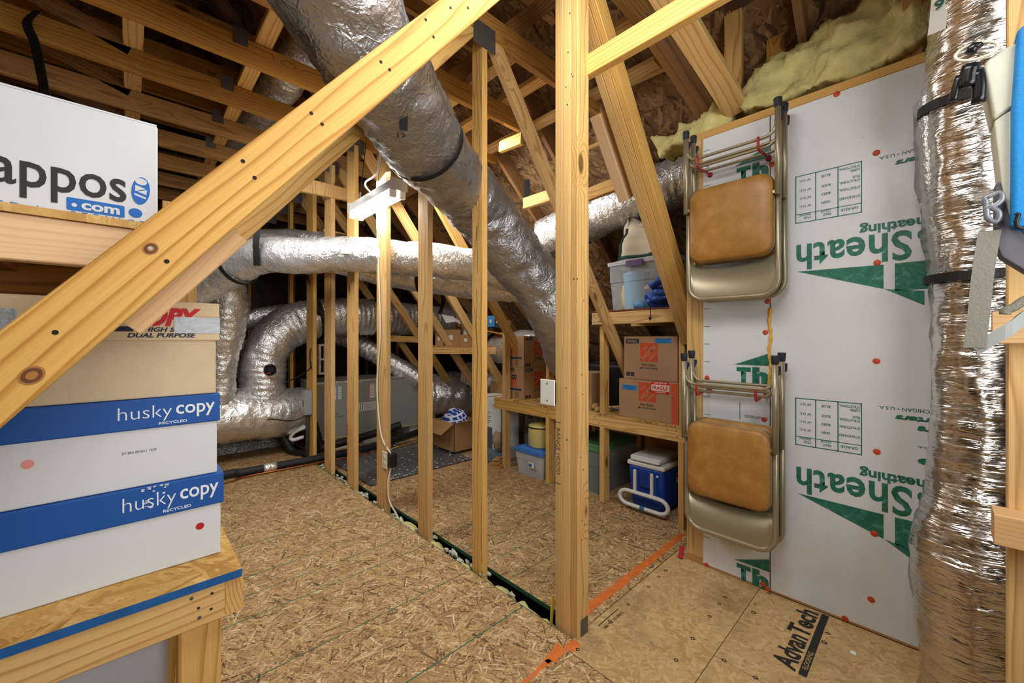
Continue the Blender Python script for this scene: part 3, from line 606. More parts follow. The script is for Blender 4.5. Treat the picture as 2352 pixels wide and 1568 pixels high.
trk, tp = duct('fat foil-wrapped trunk duct lying low behind the cream and blue boxes', [(-.9, 4.85, .53, .26), (.25, 4.85, .50, .26), (.6, 4.85, .48, .265), (1.0, 4.85, .46, .265), (1.3, 4.85, .455, .26), (1.44, 4.85, .45, .235)], 0, FOILP, 23, .012)
duct('small silver branch duct running level behind the vertical duct', [pd(545, 745, 4.6, .10), pd(600, 728, 4.7, .105), pd(660, 722, 4.9, .11), pd(700, 740, 5.1, .11)], 0, FOIL, 26, .008, .003, straps=((.65, .04),))
duct('narrow branch duct tucked low between the vertical duct and the elbow', [pd(545, 800, 4.5, .07), pd(575, 792, 4.6, .07), pd(612, 785, 4.8, .07)], 0, FOIL, 29, .007, .003)
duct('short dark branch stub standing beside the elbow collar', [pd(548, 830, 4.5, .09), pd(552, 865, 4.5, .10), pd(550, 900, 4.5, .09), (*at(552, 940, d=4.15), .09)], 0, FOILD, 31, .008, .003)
duct('thin silver duct slanting down behind the outlet stud to the air handler', [pd(725, 757, 5.2, .11), pd(790, 775, 5.2, .11), pd(850, 805, 5.15, .11), pd(910, 840, 5.15, .115), pd(965, 872, 5.2, .12)], 0, FOIL, 33, .008, .004)
rp = duct('wrinkled foil plenum at the right end of the air handler', [pd(985, 905, 5.45, .27), pd(1030, 903, 5.55, .29), pd(1090, 905, 5.7, .29), pd(1150, 895, 5.9, .27)], 0, FOILP, 36, .02)
duct('lumpy silver duct behind the far shelf beside the stacked moving boxes', [pd(1110, 790, 4.9, .13), pd(1150, 800, 4.6, .17), pd(1210, 795, 4.3, .17), pd(1270, 800, 4.2, .16)], 0, FOILP, 38, .012, straps=((.3, .04),))
duct('silver flexible duct bundle sagging behind the small boxes', [pd(1070, 855, 5.3, .13), pd(1115, 870, 5.2, .16), pd(1165, 890, 5.1, .16), pd(1230, 900, 5.1, .15)], 0, FOIL, 40, .015, .004)
# the duct hanging in front of the white wall
def rd(px, py, X_): q = at(px, py, x=X_); return q
wd_, wpts = duct('crumpled silver riser duct strapped in black in front of the white wall', [(2.02, -.06, -.05, .10), (2.06, -.085, .12, .12), (2.09, -.085, .34, .15), (2.13, -.10, .60, .115), (2.15, -.107, .85, .105), (2.155, -.107, 1.2, .10), (2.15, -.105, 1.5, .108), (2.14, -.10, 1.85, .118), (2.11, -.11, 2.15, .128), (2.05, -.15, 2.45, .15), (1.98, -.2, 2.7, .16)], 0, FOILR, 44, .007, .0018, n=56, straps=())
for z, w_ in ((.50, .045), (1.46, .03), (2.06, .032)):
    i = min(range(len(wpts)), key=lambda i: abs(wpts[i].z - z)); band(i / (len(wpts) - 1), wpts, {.50: .137, 1.46: .124, 2.06: .139}[z], w_, wd_)
sticker(wd_, 2138, 28, .045, .13, WHITE, -.15, 'white_label'); sticker(wd_, 2128, 50, .030, .075, BLACK, -.15, 'black_label', off=.004); sticker(wd_, 2140, 8, .024, .032, GREEN, math.pi - .15, text='6', off=.004)
FLAP = plain('bubble_film', '#b9bab6', .25, .55, bump=.8, bs=60, var=.2, vs=40)
m = M(); vs = []; fs = []; N_ = 60
for i in range(N_ + 1):
    z = .12 + 2.0 * i / N_
    k = min(range(len(wpts)), key=lambda j: abs(wpts[j].z - z)); c = wpts[k]
    for j, (dx, dy) in enumerate(((-.075, .06), (-.045, .09), (.02, .108 + .010 * noise.noise(V((z * 9, 0, 0)))), (.022, .106), (-.04, .085), (-.07, .055))): ff = 1 + .45 * max(0, (z - 1.3) / .8) + .35 * math.exp(-((z - .42) / .22) ** 2); vs.append((c.x + dx, c.y + dy * ff + .008 * noise.noise(V((z * 14, j, 0))), z))
    if i:
        for j in range(6): fs.append(((i - 1) * 6 + j, (i - 1) * 6 + (j + 1) % 6, i * 6 + (j + 1) % 6, i * 6 + j))
m.add(vs, fs); m.build('seam_flap', FLAP, wd_, smooth=True)
duct('silver duct glimpsed through the ceiling joists above the white shipping box', [(.86, 2.3, 3.16, .12), (.84, 3.0, 3.15, .12), (.80, 3.8, 3.16, .12), (.74, 4.8, 3.18, .12)], 0, FOIL, 50, .008, .003)
m = M(); vs = []; fs = []
for i in range(41):
    x = -.35 + 1.62 * i / 40
    for j, (y, z) in enumerate(((5.20, .004), (5.24, .12), (5.30, .26), (5.5, .28), (5.8, .25), (5.9, .004))): vs.append((x, y + .02 * noise.noise(V((x * 5, j, 0))), max(.004, z + (.03 * noise.noise(V((x * 6, j * 2, 5))) if z > .01 else 0))))
    if i: fs += [((i - 1) * 6 + j, i * 6 + j, i * 6 + j + 1, (i - 1) * 6 + j + 1) for j in range(5)]
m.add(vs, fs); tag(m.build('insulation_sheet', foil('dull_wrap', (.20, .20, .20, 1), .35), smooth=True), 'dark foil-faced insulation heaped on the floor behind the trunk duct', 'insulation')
# hanging straps
def ribbon(name, pts, wdir, wd, mat, parent=None, th=.003, step=.02):
    P = spl(pts, step); wv = V(wdir).normalized(); m = M(); vs = []; fs = []
    for i, p in enumerate(P):
        t = (P[min(i + 1, len(P) - 1)] - P[max(i - 1, 0)]).normalized(); n_ = t.cross(wv).normalized() * th / 2
        vs += [p - wv * wd / 2 - n_, p + wv * wd / 2 - n_, p + wv * wd / 2 + n_, p - wv * wd / 2 + n_]
        if i:
            for j in range(4): fs.append(((i - 1) * 4 + j, (i - 1) * 4 + (j + 1) % 4, i * 4 + (j + 1) % 4, i * 4 + j))
    n4 = len(vs); fs += [(3, 2, 1, 0), (n4 - 4, n4 - 3, n4 - 2, n4 - 1)]; m.add(vs, fs); return m.build(name, mat, parent, smooth=False)
RT = V((C, -S, 0))
hs = ribbon('hanging_strap', [at(66, 40, d=1.98) + V((.03, 0, .05)), at(62, 52, d=1.97), at(80, 100, d=1.98), at(95, 170, d=2.0), at(110, 250, d=2.05)], RT, .05, STRAPM); tag(hs, 'thick black strap dangling from the ceiling joists above the white shipping box', 'strap')
for pts, lb in (([at(592, 520, d=3.0), at(588, 560, d=3.03), at(590, 610, d=3.1)], 'black strap hanging from the slanting beam to the long bright duct'),
                ([at(708, 632, d=4.15), at(722, 680, d=4.2), at(735, 740, d=4.45), at(738, 790, d=4.6)], 'black strap nailed to the stud with the disconnect box, holding the elbow duct'),
                ([at(588, 640, d=4.7), at(602, 680, d=4.7), at(611, 720, d=4.68)], 'black strap holding the small level branch duct'),
                ([at(1012, 622, d=3.2), at(1010, 650, d=3.9), at(1018, 690, d=4.9), at(1010, 720, d=5.1)], 'black strap hanging beside the second stud down to the far duct'),
                ([at(1210, 412, d=3.4), at(1210, 450, d=3.4), at(1204, 470, d=3.4)], 'dark blue strap dangling left of the big post under a chord'),
                ([at(1512, 335, d=3.1), at(1520, 360, d=3.05), at(1528, 385, d=3.0)], 'dark strap holding the duct that runs high on the right')):
    tag(ribbon('hanging_strap', pts, RT, .05, STRAPM), lb, 'strap')
# ---------------------------------------------------------------- air handler
GREY = plain('grey_cabinet', '#9ca198', .45, .2, var=.06, vs=5)
AY = 4.60; a0 = at(740, 1005, y=AY); a1 = at(1003, 968, y=AY)
ah = thing('air_handler', 'long grey metal air handler cabinet lying behind the studs', 'air handler', ((1.46 + 2.97) / 2, AY + .28, .13))
m = M(); m.box((1.46, AY, .14), (2.20, AY + .56, .745)); cabi = m.build('cabinet', GREY, ah, bevel=.006)
m = M(); m.box((2.205, AY + .004, .14), (2.97, AY + .56, .74)); m.build('coil_section', GREY, ah, bevel=.006)
m = M(); m.box((1.45, AY - .012, .128), (2.985, AY + .57, .142)); m.build('drain_pan', plain('pan', '#a9a678', .6), ah)
m = M(); m.box((1.45, AY - .004, .742), (2.98, AY + .57, .765)); m.build('top_wrap', FOILP, ah)
PAPER = plain('paper_label', '#d6d6d2', .6); ORL = plain('orange_band', '#d9622c', .6); BLL = plain('blue_band', '#2f5fa8', .6)
def lab(px0, py0, px1, py1, y=AY, mat=None, e=.001):
    a, b = at(px0, py1, y=y), at(px1, py0, y=y); return patch('label', (a.x, y, min(a.z, b.z)), X1, Z1, b.x - a.x, abs(b.z - a.z), mat or PAPER, cabi, eps=e)
lab(768, 886, 784, 918); lab(773, 886, 775, 918, mat=BLL, e=.0016)
lab(847, 881, 863, 914); lab(847, 881, 849, 914, mat=ORL, e=.0016); lab(860, 881, 862, 914, mat=ORL, e=.0016)
lab(819, 920, 863, 945)
GI = plain('grey_ink', '#6d6e72', .7)
for k in range(6): a = at(838, 923 + 3.4 * k, y=AY); patch('print_line', (a.x, AY, a.z), X1, Z1, .12, .004, GI, cabi, eps=.002)
for k in range(3): a = at(822 + 5 * k, 943, y=AY); patch('print_line', (a.x, AY, a.z), X1, Z1, .008, .10, GI, cabi, eps=.002)
for k in range(5): a = at(850, 885 + 5.5 * k, y=AY); patch('print_line', (a.x, AY, a.z), X1, Z1, .05, .004, GI, cabi, eps=.002)
for k in range(5): a = at(776, 890 + 5.5 * k, y=AY); patch('print_line', (a.x, AY, a.z), X1, Z1, .03, .004, GI, cabi, eps=.002)
txt('AD\nA MOP', at(768, 961, y=AY), X1, Z1, .10, .065, BLACK, cabi, bold=-.01)
for x in (1.62, 2.0, 2.6): m = M(); m.box((x, AY + .03, 0), (x + .28, AY + .5, .127)); m.build('foam_block', plain('foam_white', '#c9cac6', .8, bump=.3), ah)
# disconnect box on its stud
q = at(700, 934, x=SX); ya, yb = at(728, 776, x=SX - .06).y, at(701, 776, x=SX - .06).y
db = thing('disconnect_box', 'small grey electrical disconnect box screwed to a stud', 'electrical box', (SX - .04, (sy(704) + sy(719)) / 2, .48))
yc_ = (sy(704) + sy(719)) / 2 - .02
m = M(); m.box((SX - .07, yc_ - .065, .47), (SX - .001, yc_ + .065, .72)); m.build('housing', plain('box_grey', '#9aa09f', .45, .3), db, bevel=.006)
patch('black_switch', (SX - .0702, yc_ + .03, .55), YN, Z1, .055, .065, BLK, db, eps=.002); patch('red_print', (SX - .0702, yc_ + .02, .535), YN, Z1, .05, .006, plain('red_print', '#c4472f', .5), db)
for k, (w0, lb) in enumerate((((SX - .03, yc_ - .02, .47), 'dark conduit dropping from the disconnect box to the floor'),)):
    m = M(); m.tube(spl([w0, (SX - .035, yc_ - .03, .3), (SX - .03, yc_ + .0, .15), (SX - .02, yc_ + .05, .03)], .02), .017, 10); tag(m.build('conduit', plain('conduit', '#37393c', .5), smooth=True), lb, 'conduit')
WIRE = plain('black_wire', '#1a1918', .5)
def cable(name, pts, r, mat, lb, cat='cable'): m = M(); m.tube(spl(pts, .015), r, 8); return tag(m.build(name, mat, smooth=True), lb, cat)
cable('thin_wire', [at(498, 972, d=4.05), at(560, 985, d=4.02), at(595, 982, d=4.0), at(617, 963, d=4.0), at(670, 966, d=4.0), at(700, 955, d=4.05), at(722, 940, d=4.1)], .006, WIRE, 'thin black wire looping across the trunk duct')
cable('thin_wire', [at(652, 880, d=4.1), at(690, 862, d=4.1), at(712, 845, d=4.1), at(718, 815, d=4.1), at(714, 800, d=4.1), at(712, 830, d=4.08), at(724, 870, d=4.1)], .006, WIRE, 'tangled black wire beside the stud with the disconnect box')
cable('white_pipe', [at(702, 981, d=4.3), at(680, 990, d=4.3), at(668, 1002, d=4.3), at(672, 1010, d=4.3), at(698, 1003, d=4.35)], .02, WHITE, 'curved white drain pipe by the trunk duct', 'pipe')
cable('white_pipe', [at(722, 955, d=4.4), at(728, 935, d=4.4), at(738, 925, d=4.42), at(734, 960, d=4.45), at(728, 1000, d=4.5)], .014, WHITE, 'looped white pipe left of the air handler', 'pipe')
cl = [at(470, 1112, d=3.6), at(512, 1097, d=3.62), at(560, 1084, d=3.75), at(640, 1071, d=3.85), at(740, 1050, d=4.2), at(830, 1032, d=4.6), at(960, 998, d=5.2)]
lset = cable('insulated_pipe', [V((p.x, p.y, .045)) for p in [V((-1.2, 4.16, 0)), at(470, 1100, z=.04), at(560, 1085, z=.04), at(640, 1070, z=.04), at(735, 1052, z=.04), at(850, 1028, z=.04), at(960, 992, z=.04)]], .036, plain('foam_pipe', '#232426', .6, bump=.3, bs=30), 'black foam-covered refrigerant pipe lying across the floor', 'pipe')
P_ = spl([V((p.x, p.y, .045)) for p in [at(605, 1077, z=.04), at(635, 1071, z=.04)]], .02); m = M(); m.tube(P_, .039, 14); m.build('foil_tape', FOILP, lset, smooth=True)
cable('copper_line', [V((p.x, p.y, .012)) for p in [V((-1.2, 4.04, 0)), at(470, 1120, z=.01), at(560, 1096, z=.01), at(640, 1080, z=.01), at(735, 1062, z=.01), at(860, 1037, z=.01), at(960, 1012, z=.01)]], .009, plain('copper', '#b06a3c', .3, .9), 'bare copper line beside the black foam-covered pipe', 'pipe')
cable('drain_hose', [at(640, 985, d=4.3), at(655, 1010, d=4.3), at(672, 1035, d=4.3), at(700, 1042, d=4.25), at(735, 1030, d=4.25), at(800, 1012, d=4.4), at(860, 995, d=4.6), at(920, 975, d=4.75)], .042, STRAPM, 'thick black hose bending up from under the trunk duct', 'hose')
cable('drain_hose', [at(722, 970, d=4.25), at(730, 1000, d=4.25), at(738, 1030, d=4.25)], .035, STRAPM, 'short black hose stub next to the stud with the disconnect box', 'hose')
cable('yellow_rope', [V((p.x, p.y, .02)) for p in [at(900, 1030, z=.02), at(960, 1012, z=.02), at(1020, 997, z=.02), at(1050, 990, z=.02)]], .006, plain('yellow_rope', '#b9952b', .6), 'yellow cord lying on the silver floor blanket', 'cord')
# wall-mounted white power strip
p = at(737, 825, d=4.5); ps = thing('plug_strip', 'white slotted plastic bracket beside the stud with the disconnect box', 'bracket', p)
m = M(); m.box((p.x - .03, p.y - .02, p.z - .17), (p.x - .005, p.y + .05, p.z + .17)); m.build('back_plate', FOILP, ps)
for a, b, c, d in ((.03, .045, -.17, .17), (-.005, .045, .15, .17), (-.005, .045, -.17, -.15), (-.005, .045, -.01, .01)): m = M(); m.box((p.x + a, p.y - .02, p.z + c), (p.x + b, p.y + .02, p.z + d)); m.build('white_bar', WHITE, ps)
# ---------------------------------------------------------------- blanket of foil on the floor
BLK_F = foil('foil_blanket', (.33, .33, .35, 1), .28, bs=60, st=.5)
q = [at(815, 1116, z=0), at(1078, 1056, z=0)]
x0, x1, ya, yb = 1.46, 2.56, at(1000, 1078, z=0).y, 4.35
vs = []; fs = []; nx, ny = 90, 90; m = M()
for j in range(ny + 1):
    for i in range(nx + 1):
        x = x0 + (x1 - x0) * i / nx; y = ya + (yb - ya) * j / ny; e = noise.noise(V((x * 6, y * 6, 0)))
        vs.append((x, y + .015 * noise.noise(V((x * 4, 0, 3))), .006 + .004 * math.sin(x * 70 + e * 2) + .008 * abs(e)))
fs = [(j * (nx + 1) + i, j * (nx + 1) + i + 1, (j + 1) * (nx + 1) + i + 1, (j + 1) * (nx + 1) + i) for j in range(ny) for i in range(nx)]
m.add(vs, fs); tag(m.build('foil_blanket', BLK_F, smooth=True), 'dark silver bubble foil sheet spread on the floor before the air handler', 'foil sheet')
m = M()
for k in range(90): c = V((random.uniform(x0, x1), ya + random.random() ** 2 * 1.1, .02)); fluff(m, c, .008, .008, .004, 3, k, .8)
o = m.build('wool_crumbs', plain('crumb', '#d8d6d0', .9)); tag(o, 'white crumbs of insulation scattered on the silver foil sheet', 'crumbs', kind='stuff')
m = M(); a = at(1180, 930 + 110, z=0)
# ---------------------------------------------------------------- fluorescent fixture
fx = thing('fluorescent_light', 'lit twin-tube fluorescent fixture hanging under the chords near the studs', 'light', (1.26, 2.7, 2.24))
FX, FY0, FY1, FZ = 1.25, 2.37, 3.05, 2.20
ENAM = plain('white_enamel', '#b9b7b0', .4)
m = M(); m.prism([(FX - .055, FY0, FZ + .005), (FX + .055, FY0, FZ + .005), (FX + .04, FY0, FZ + .07), (FX - .04, FY0, FZ + .07)], (0, FY1 - FY0, 0)); m.build('housing', ENAM, fx)
m = M(); m.box((FX - .06, FY0 - .008, FZ - .0), (FX + .06, FY0, FZ + .075)); m.build('end_plate', ENAM, fx, bevel=.003)
m = M(); m.box((FX - .06, FY1, FZ - .0), (FX + .06, FY1 + .008, FZ + .075)); m.build('end_plate', ENAM, fx, bevel=.003)
EMT = NT('lit_tube'); EMT.set(Base__Color=(1, 1, 1, 1), Emission__Color=(1, .97, .9, 1), Emission__Strength=34.0); EMT = EMT.m
for dx in (-.032, .032):
    m = M(); m.cyl((FX + dx, FY0 + .03, FZ - .022), (FX + dx, FY1 - .03, FZ - .022), .019, None, 14); m.build('tube', EMT, fx, smooth=False)
    for y in (FY0 + .002, FY1 - .032): m = M(); m.box((FX + dx - .02, y, FZ - .045), (FX + dx + .02, y + .03, FZ + .006)); m.build('lamp_holder', WHITE, fx, bevel=.004)
cable('lamp_cord', [(FX, 2.75, FZ + .07), (FX - .02, 2.83, FZ + .17), (FX + .03, 2.72, FZ + .26), (FX + .07, 2.8, 2.86)], .006, WHITE, 'white cord curling up from the fluorescent light')
m = M(); m.tube([(FX, 2.98, FZ + .07), (FX + .08, 3.02, 2.86)], .003, 6); m.build('hanger_wire', WIRE, fx)
m = M(); m.tube([(FX, 2.44, FZ + .07), (FX + .05, 2.44, 2.86)], .003, 6); m.build('hanger_wire', WIRE, fx)
# outlet box and its cable on stud three
ys = sy(887); zo = at(880, 1053, x=SX).z
ob = thing('outlet_box', 'black box with ivory duplex outlet fixed to a stud at knee height', 'outlet', (SX + .02, ys, zo - .06))
m = M(); m.box((SX - .004, ys - .062, zo - .045), (SX + .055, ys - .002, zo + .05)); m.build('box', BLK, ob, bevel=.003)
m = M(); m.box((SX - .012, ys - .03, zo - .06), (SX - .004, ys + .045, zo + .062)); m.build('face_plate', plain('ivory', '#d6cfb9', .4), ob, bevel=.004)
for dz in (-.022, .022): o = M(); o.cyl((SX - .0122, ys + .008, zo + dz), (SX - .015, ys + .008, zo + dz), .016, .015, 16); o.build('socket', plain('ivory2', '#cfc7ae', .4), ob)
ZC = [(SX - .008, sy(876), 2.75), (SX - .008, sy(868), 2.3), (SX - .008, sy(873), 1.7), (SX - .008, sy(876), 1.3), (SX - .008, sy(869), .95), (SX - .008, sy(871), .72), (SX - .008, sy(880), .52), (SX + .02, ys - .03, zo + .05)]
cable('white_cable', ZC, .006, plain('cable_white', '#d8cfba', .5), 'white electrical cable running down the stud to the black outlet box')
cable('white_cable', [(SX + .02, ys - .035, zo - .045), (SX + .0, ys - .03, zo - .15), (SX - .0, ys - .05, zo - .28), (SX + .03, ys - .12, -.02), (SX + .03, ys - .13, -.1)], .006, plain('cable_white2', '#d8cfba', .5), 'short white cable falling from the black outlet box into the floor gap')
# blank plate on the post
q0 = at(1244, 925, x=SX - .01); cv = thing('cover_plate', 'blank white cover plate with two screws beside the big post', 'cover plate', (SX - .01, 1.15, .93))
a, b = at(1242, 985, x=SX - .012), at(1275, 930, x=SX - .012)
m = M(); m.box((SX - .016, b.y, .955), (SX - .01, a.y, 1.068)); m.build('plate', WHITE, cv, bevel=.004, seg=3)
for z in (.975, 1.05): disc('screw', (SX - .016, (a.y + b.y) / 2, z), XN, .004, plain('screw', '#8d8c86', .4, .6), cv, .001, 10)
m = M(); m.box((SX - .01, b.y + .005, .965), (SX + .04, a.y - .005, 1.058)); m.build('back_box', BLK, cv)
# yellow tape beside the post foot
tp0 = at(1272, 1378, x=1.36); m = M(); m.prism([(1.345, 1.16, .11), (1.348, 1.163, .11), (1.352, 1.175, -.03), (1.349, 1.172, -.03)], (.016, -.004, 0)); tag(m.build('tape_measure_blade', plain('yellow', '#d4b93a', .5)), 'strip of yellow tape measure leaning by the foot of the big post', 'tape measure')
# ---------------------------------------------------------------- storage shelves on the right
FX0 = 2.60
sh = thing('storage_shelf', 'home-made pine shelving with a long low shelf and a short upper shelf by the wall', 'shelf', (2.9, 2.0, 0))
LEGY = (1.131, 1.738, 2.288, 2.848)
for y in LEGY: lumber('leg', (FX0 + .04, y, 0), (FX0 + .04, y, .57), .08, .038, X1, PINE, sh)
for y in LEGY: lumber('rear_leg', (3.2, y, 0), (3.2, y, .57), .08, .038, X1, PINE, sh)
lumber('rail', (FX0 + .019, 1.10, .612), (FX0 + .019, 1.90, .612), .089, .038, Z1, PINE2, sh)
lumber('rail', (FX0 + .021, 1.905, .602), (FX0 + .021, 2.985, .602), .089, .038, Z1, PINE2, sh)
lumber('rear_rail', (3.22, 1.10, .612), (3.22, 2.985, .612), .089, .038, Z1, PINE2, sh)
m = M(); m.box((FX0 - .002, 1.10, .658), (3.25, 1.90, .672)); m.build('deck', OSBS, sh)
m = M(); m.box((FX0 - .002, 1.903, .648), (3.25, 2.985, .662)); m.build('deck', OSBS, sh)
lumber('post', (FX0 + .04, 1.738, .672), (FX0 + .04, 1.738, 1.352), .075, .038, X1, PINE, sh)
lumber('post', (FX0 + .05, 1.131, .672), (FX0 + .05, 1.131, 1.50), .07, .038, X1, PINE, sh)
lumber('post', (FX0 + .04, 2.288, .662), (FX0 + .04, 2.288, 1.46), .075, .036, X1, PINE, sh)
lumber('post', (FX0 + .04, 2.848, .662), (FX0 + .04, 2.848, 1.42), .075, .036, X1, PINE, sh)
lumber('upper_rail', (FX0 + .0, 1.125, 1.400), (FX0 + .0, 1.812, 1.396), .09, .038, Z1, PINE2, sh)
lumber('upper_rail', (3.18, 1.125, 1.400), (3.18, 1.812, 1.396), .09, .038, Z1, PINE2, sh)
lumber('end_rail', (FX0 - .02, 1.108, 1.405), (3.2, 1.108, 1.405), .11, .035, Z1, PINE2, sh)
m = M(); m.box((FX0 - .02, 1.13, 1.446), (3.2, 1.80, 1.457)); m.build('upper_deck', plain('stained_board', '#7d3b26', .6, var=.3), sh)
for y, z in ((1.79, 1.42), (1.79, 1.37), (1.74, 1.425), (1.74, 1.375), (1.16, 1.43), (1.16, 1.40), (1.16, 1.37)): disc('screw', (FX0 - .0192, y, z), XN, .004, HOLE, sh, n=8)
for y, z in ((1.87, .63), (1.86, .59), (1.80, .64), (1.76, .60), (1.16, .64), (1.155, .60), (1.22, .635), (2.94, .63), (2.95, .585), (2.28, .62), (2.30, .59)): disc('screw', (FX0 - .0005, y, z), XN, .004, HOLE, sh, n=8)
# ---------------------------------------------------------------- cartons
KRAFT = plain('kraft_card', '#b08d6a', .8, var=.06, vs=6, bump=.12, bs=90)
KRAFT2 = plain('kraft_brown', '#a87f50', .8, var=.08, vs=6, bump=.12, bs=90)
KTAPE = plain('brown_tape', '#b58a55', .35)
HDO = plain('orange_print', '#d4502c', .7); NAVY = plain('navy_print', '#343d4e', .7); BTAPE = plain('blue_tape', '#2c82d0', .6)
REDL = plain('red_label', '#d42a24', .5); INK = plain('dark_print', '#3c3833', .8)
BODY = {}
def carton(name, label, x0, x1, y0, y1, z0, z1, mat, cat='box', group=None, flaps=True):
    o = thing(name, label, cat, ((x0 + x1) / 2, (y0 + y1) / 2, z0), group)
    m = M(); m.box((x0, y0, z0), (x1, y1, z1 - .004)); bd_ = m.build('body', mat, o, bevel=.003)
    if flaps:
        ym = (y0 + y1) / 2
        for a, b in ((y0, ym - .001), (ym + .001, y1)): m = M(); m.box((x0 + .001, a, z1 - .004), (x1 - .001, b, z1)); m.build('flap', mat, o)
        patch('packing_tape', (x0 - .0005, ym - .025, z1), X1, Y1, x1 - x0 + .001, .05, KTAPE, o, eps=.0012)
    o['_b'] = 0; del o['_b']; BODY[o.name] = bd_; return o
def face(o, R, U, org):
    o = BODY.get(o.name, o)   # returns a painter for prints on one face
    org = V(org); R, U = V(R), V(U)
    def P(kind, u, v, w_, h_, mat, s=None, **k):
        q = org + R * u + U * v
        return patch(k.pop('name', 'print_block'), q, R, U, w_, h_, mat, o, **k) if kind == 'p' else txt(s, q, R, U, w_, h_, mat, o, **k)
    return P
def depot(P, R, U, o, u, v, sz, base):
    P('p', u, v, sz, sz * 1.03, HDO, eps=.0006)
    R, U = V(R), V(U); D = (R + U).normalized(); Nn = (U - R).normalized()
    return D, Nn
def logo(o, org, R, U, u, v, sz, base):
    """orange square with three diagonal words"""
    o = BODY.get(o.name, o); R, U, org = V(R), V(U), V(org); c = org + R * (u + sz / 2) + U * (v + sz / 2)
    patch('logo_square', org + R * u + U * v, R, U, sz, sz, HDO, o, eps=.0006)
    D = (R + U).normalized(); Nn = (U - R).normalized()
    for s, off, w_, h_ in (('THE', .235, .36, .15), ('HOME', -.02 - .10, 1.02, .24), ('DEPOT', -.40, .62, .17)):
        txt(s, c + D * (-w_ / 2 * sz) + Nn * (off * sz), D, Nn, w_ * sz, h_ * sz, base, o, bold=.035, eps=.0014)
def hd_front(o, x, y1, z0, wd, sc_=1.0, small=True, y_logo=.24):
    R, U = YN, Z1; org = (x, y1, z0); P = face(o, R, U, org)
    logo(o, org, R, U, wd * y_logo, .13, .132, KRAFT)
    P('t', wd * y_logo + .012, .098, .10, .02, INK, 'How doers', bold=.015); P('t', wd * y_logo - .005, .072, .14, .022, INK, 'get more done.', bold=.015)
    if small:
        P('p', .018, .258, .105, .034, NAVY); P('t', .03, .265, .08, .02, KRAFT, 'SMALL', bold=.03, eps=.0016)
        P('p', .02, .02, .03, .03, INK); P('p', .055, .02, .03, .03, INK)
    return P
# the two stacked beside the cooler
b1 = carton('moving_box', 'small brown moving box with red FRAGILE sticker, lower of two by the chairs', 2.63, 3.03, 1.163, 1.605, .673, .95, KRAFT, group='moving boxes on the low shelf')
P = hd_front(b1, 2.63, 1.605, .673, .44, small=False, y_logo=.36)
P('p', .03, .20, .115, .035, BTAPE, name='blue_tape', eps=.001); P('t', .038, .218, .08, .010, INK, 'Living Room', bold=-.01, shear=.2, eps=.0016); P('t', .07, .205, .045, .010, INK, 'Radios', bold=-.01, shear=.2, eps=.0016)
P('p', .395, .0, .044, .27, HDO); P('t', .398, .03, .001, .001, KRAFT, '.', eps=.0014)
txt('HEAVY DUTY SMALL', (2.63, 1.163 + .032, .675), Z1, (0, 1, 0), .22, .014, KRAFT, b1, bold=.02, eps=.0016)
P('p', .258, .195, .125, .082, REDL, name='fragile_sticker', eps=.0024); P('p', .258, .213, .125, .042, WHITE, name='sticker_band', eps=.003)
P('t', .266, .220, .108, .028, REDL, 'FRAGILE', bold=.03, eps=.0036); P('t', .275, .261, .09, .011, WHITE, 'THIS SIDE UP', bold=.03, eps=.003); P('t', .28, .200, .08, .008, WHITE, 'HANDLE WITH CARE', bold=.02, eps=.003)
b2 = carton('moving_box', 'small brown moving box with a blue tape strip, upper of two by the chairs', 2.66, 3.06, 1.179, 1.582, .952, 1.262, KRAFT, group='moving boxes on the low shelf')
P = hd_front(b2, 2.66, 1.582, .952, .40, y_logo=.33)
P('p', .245, .262, .118, .034, BTAPE, name='blue_tape', eps=.001); P('t', .25, .281, .10, .010, INK, 'Fragile Side', bold=-.01, shear=.2, eps=.0016); P('t', .27, .267, .06, .010, INK, 'Radios', bold=-.01, shear=.2, eps=.0016)
# two stacked at the left end and one behind the post
def hd_side(o, x, y1, z0):
    P = face(o, YN, Z1, (x, y1, z0)); P('p', .022, .262, .10, .032, NAVY); P('t', .03, .268, .08, .02, KRAFT, 'SMALL', bold=.03, eps=.0016)
    logo(o, (x, y1, z0), YN, Z1, .085, .115, .072, KRAFT)
    P('p', .035, .082, .19, .02, NAVY)
    for k in range(6): P('p', .04, .015 + .010 * k, .055, .0035, INK); P('p', .14, .015 + .010 * k, .045, .0035, INK)
    P('p', .13, .01, .002, .07, INK)
def hd_long(o, x0, y, z0):
    P = face(o, X1, Z1, (x0, y, z0)); P('p', .022, .262, .10, .032, NAVY); P('t', .03, .268, .08, .02, KRAFT, 'SMALL', bold=.03, eps=.0016)
    logo(o, (x0, y, z0), X1, Z1, .14, .115, .14, KRAFT)
    P('t', .15, .085, .10, .018, INK, 'How doers', bold=.015); P('t', .14, .062, .13, .02, INK, 'get more done.', bold=.015); P('p', .02, .01, .035, .03, INK); P('p', .065, .01, .03, .03, INK)
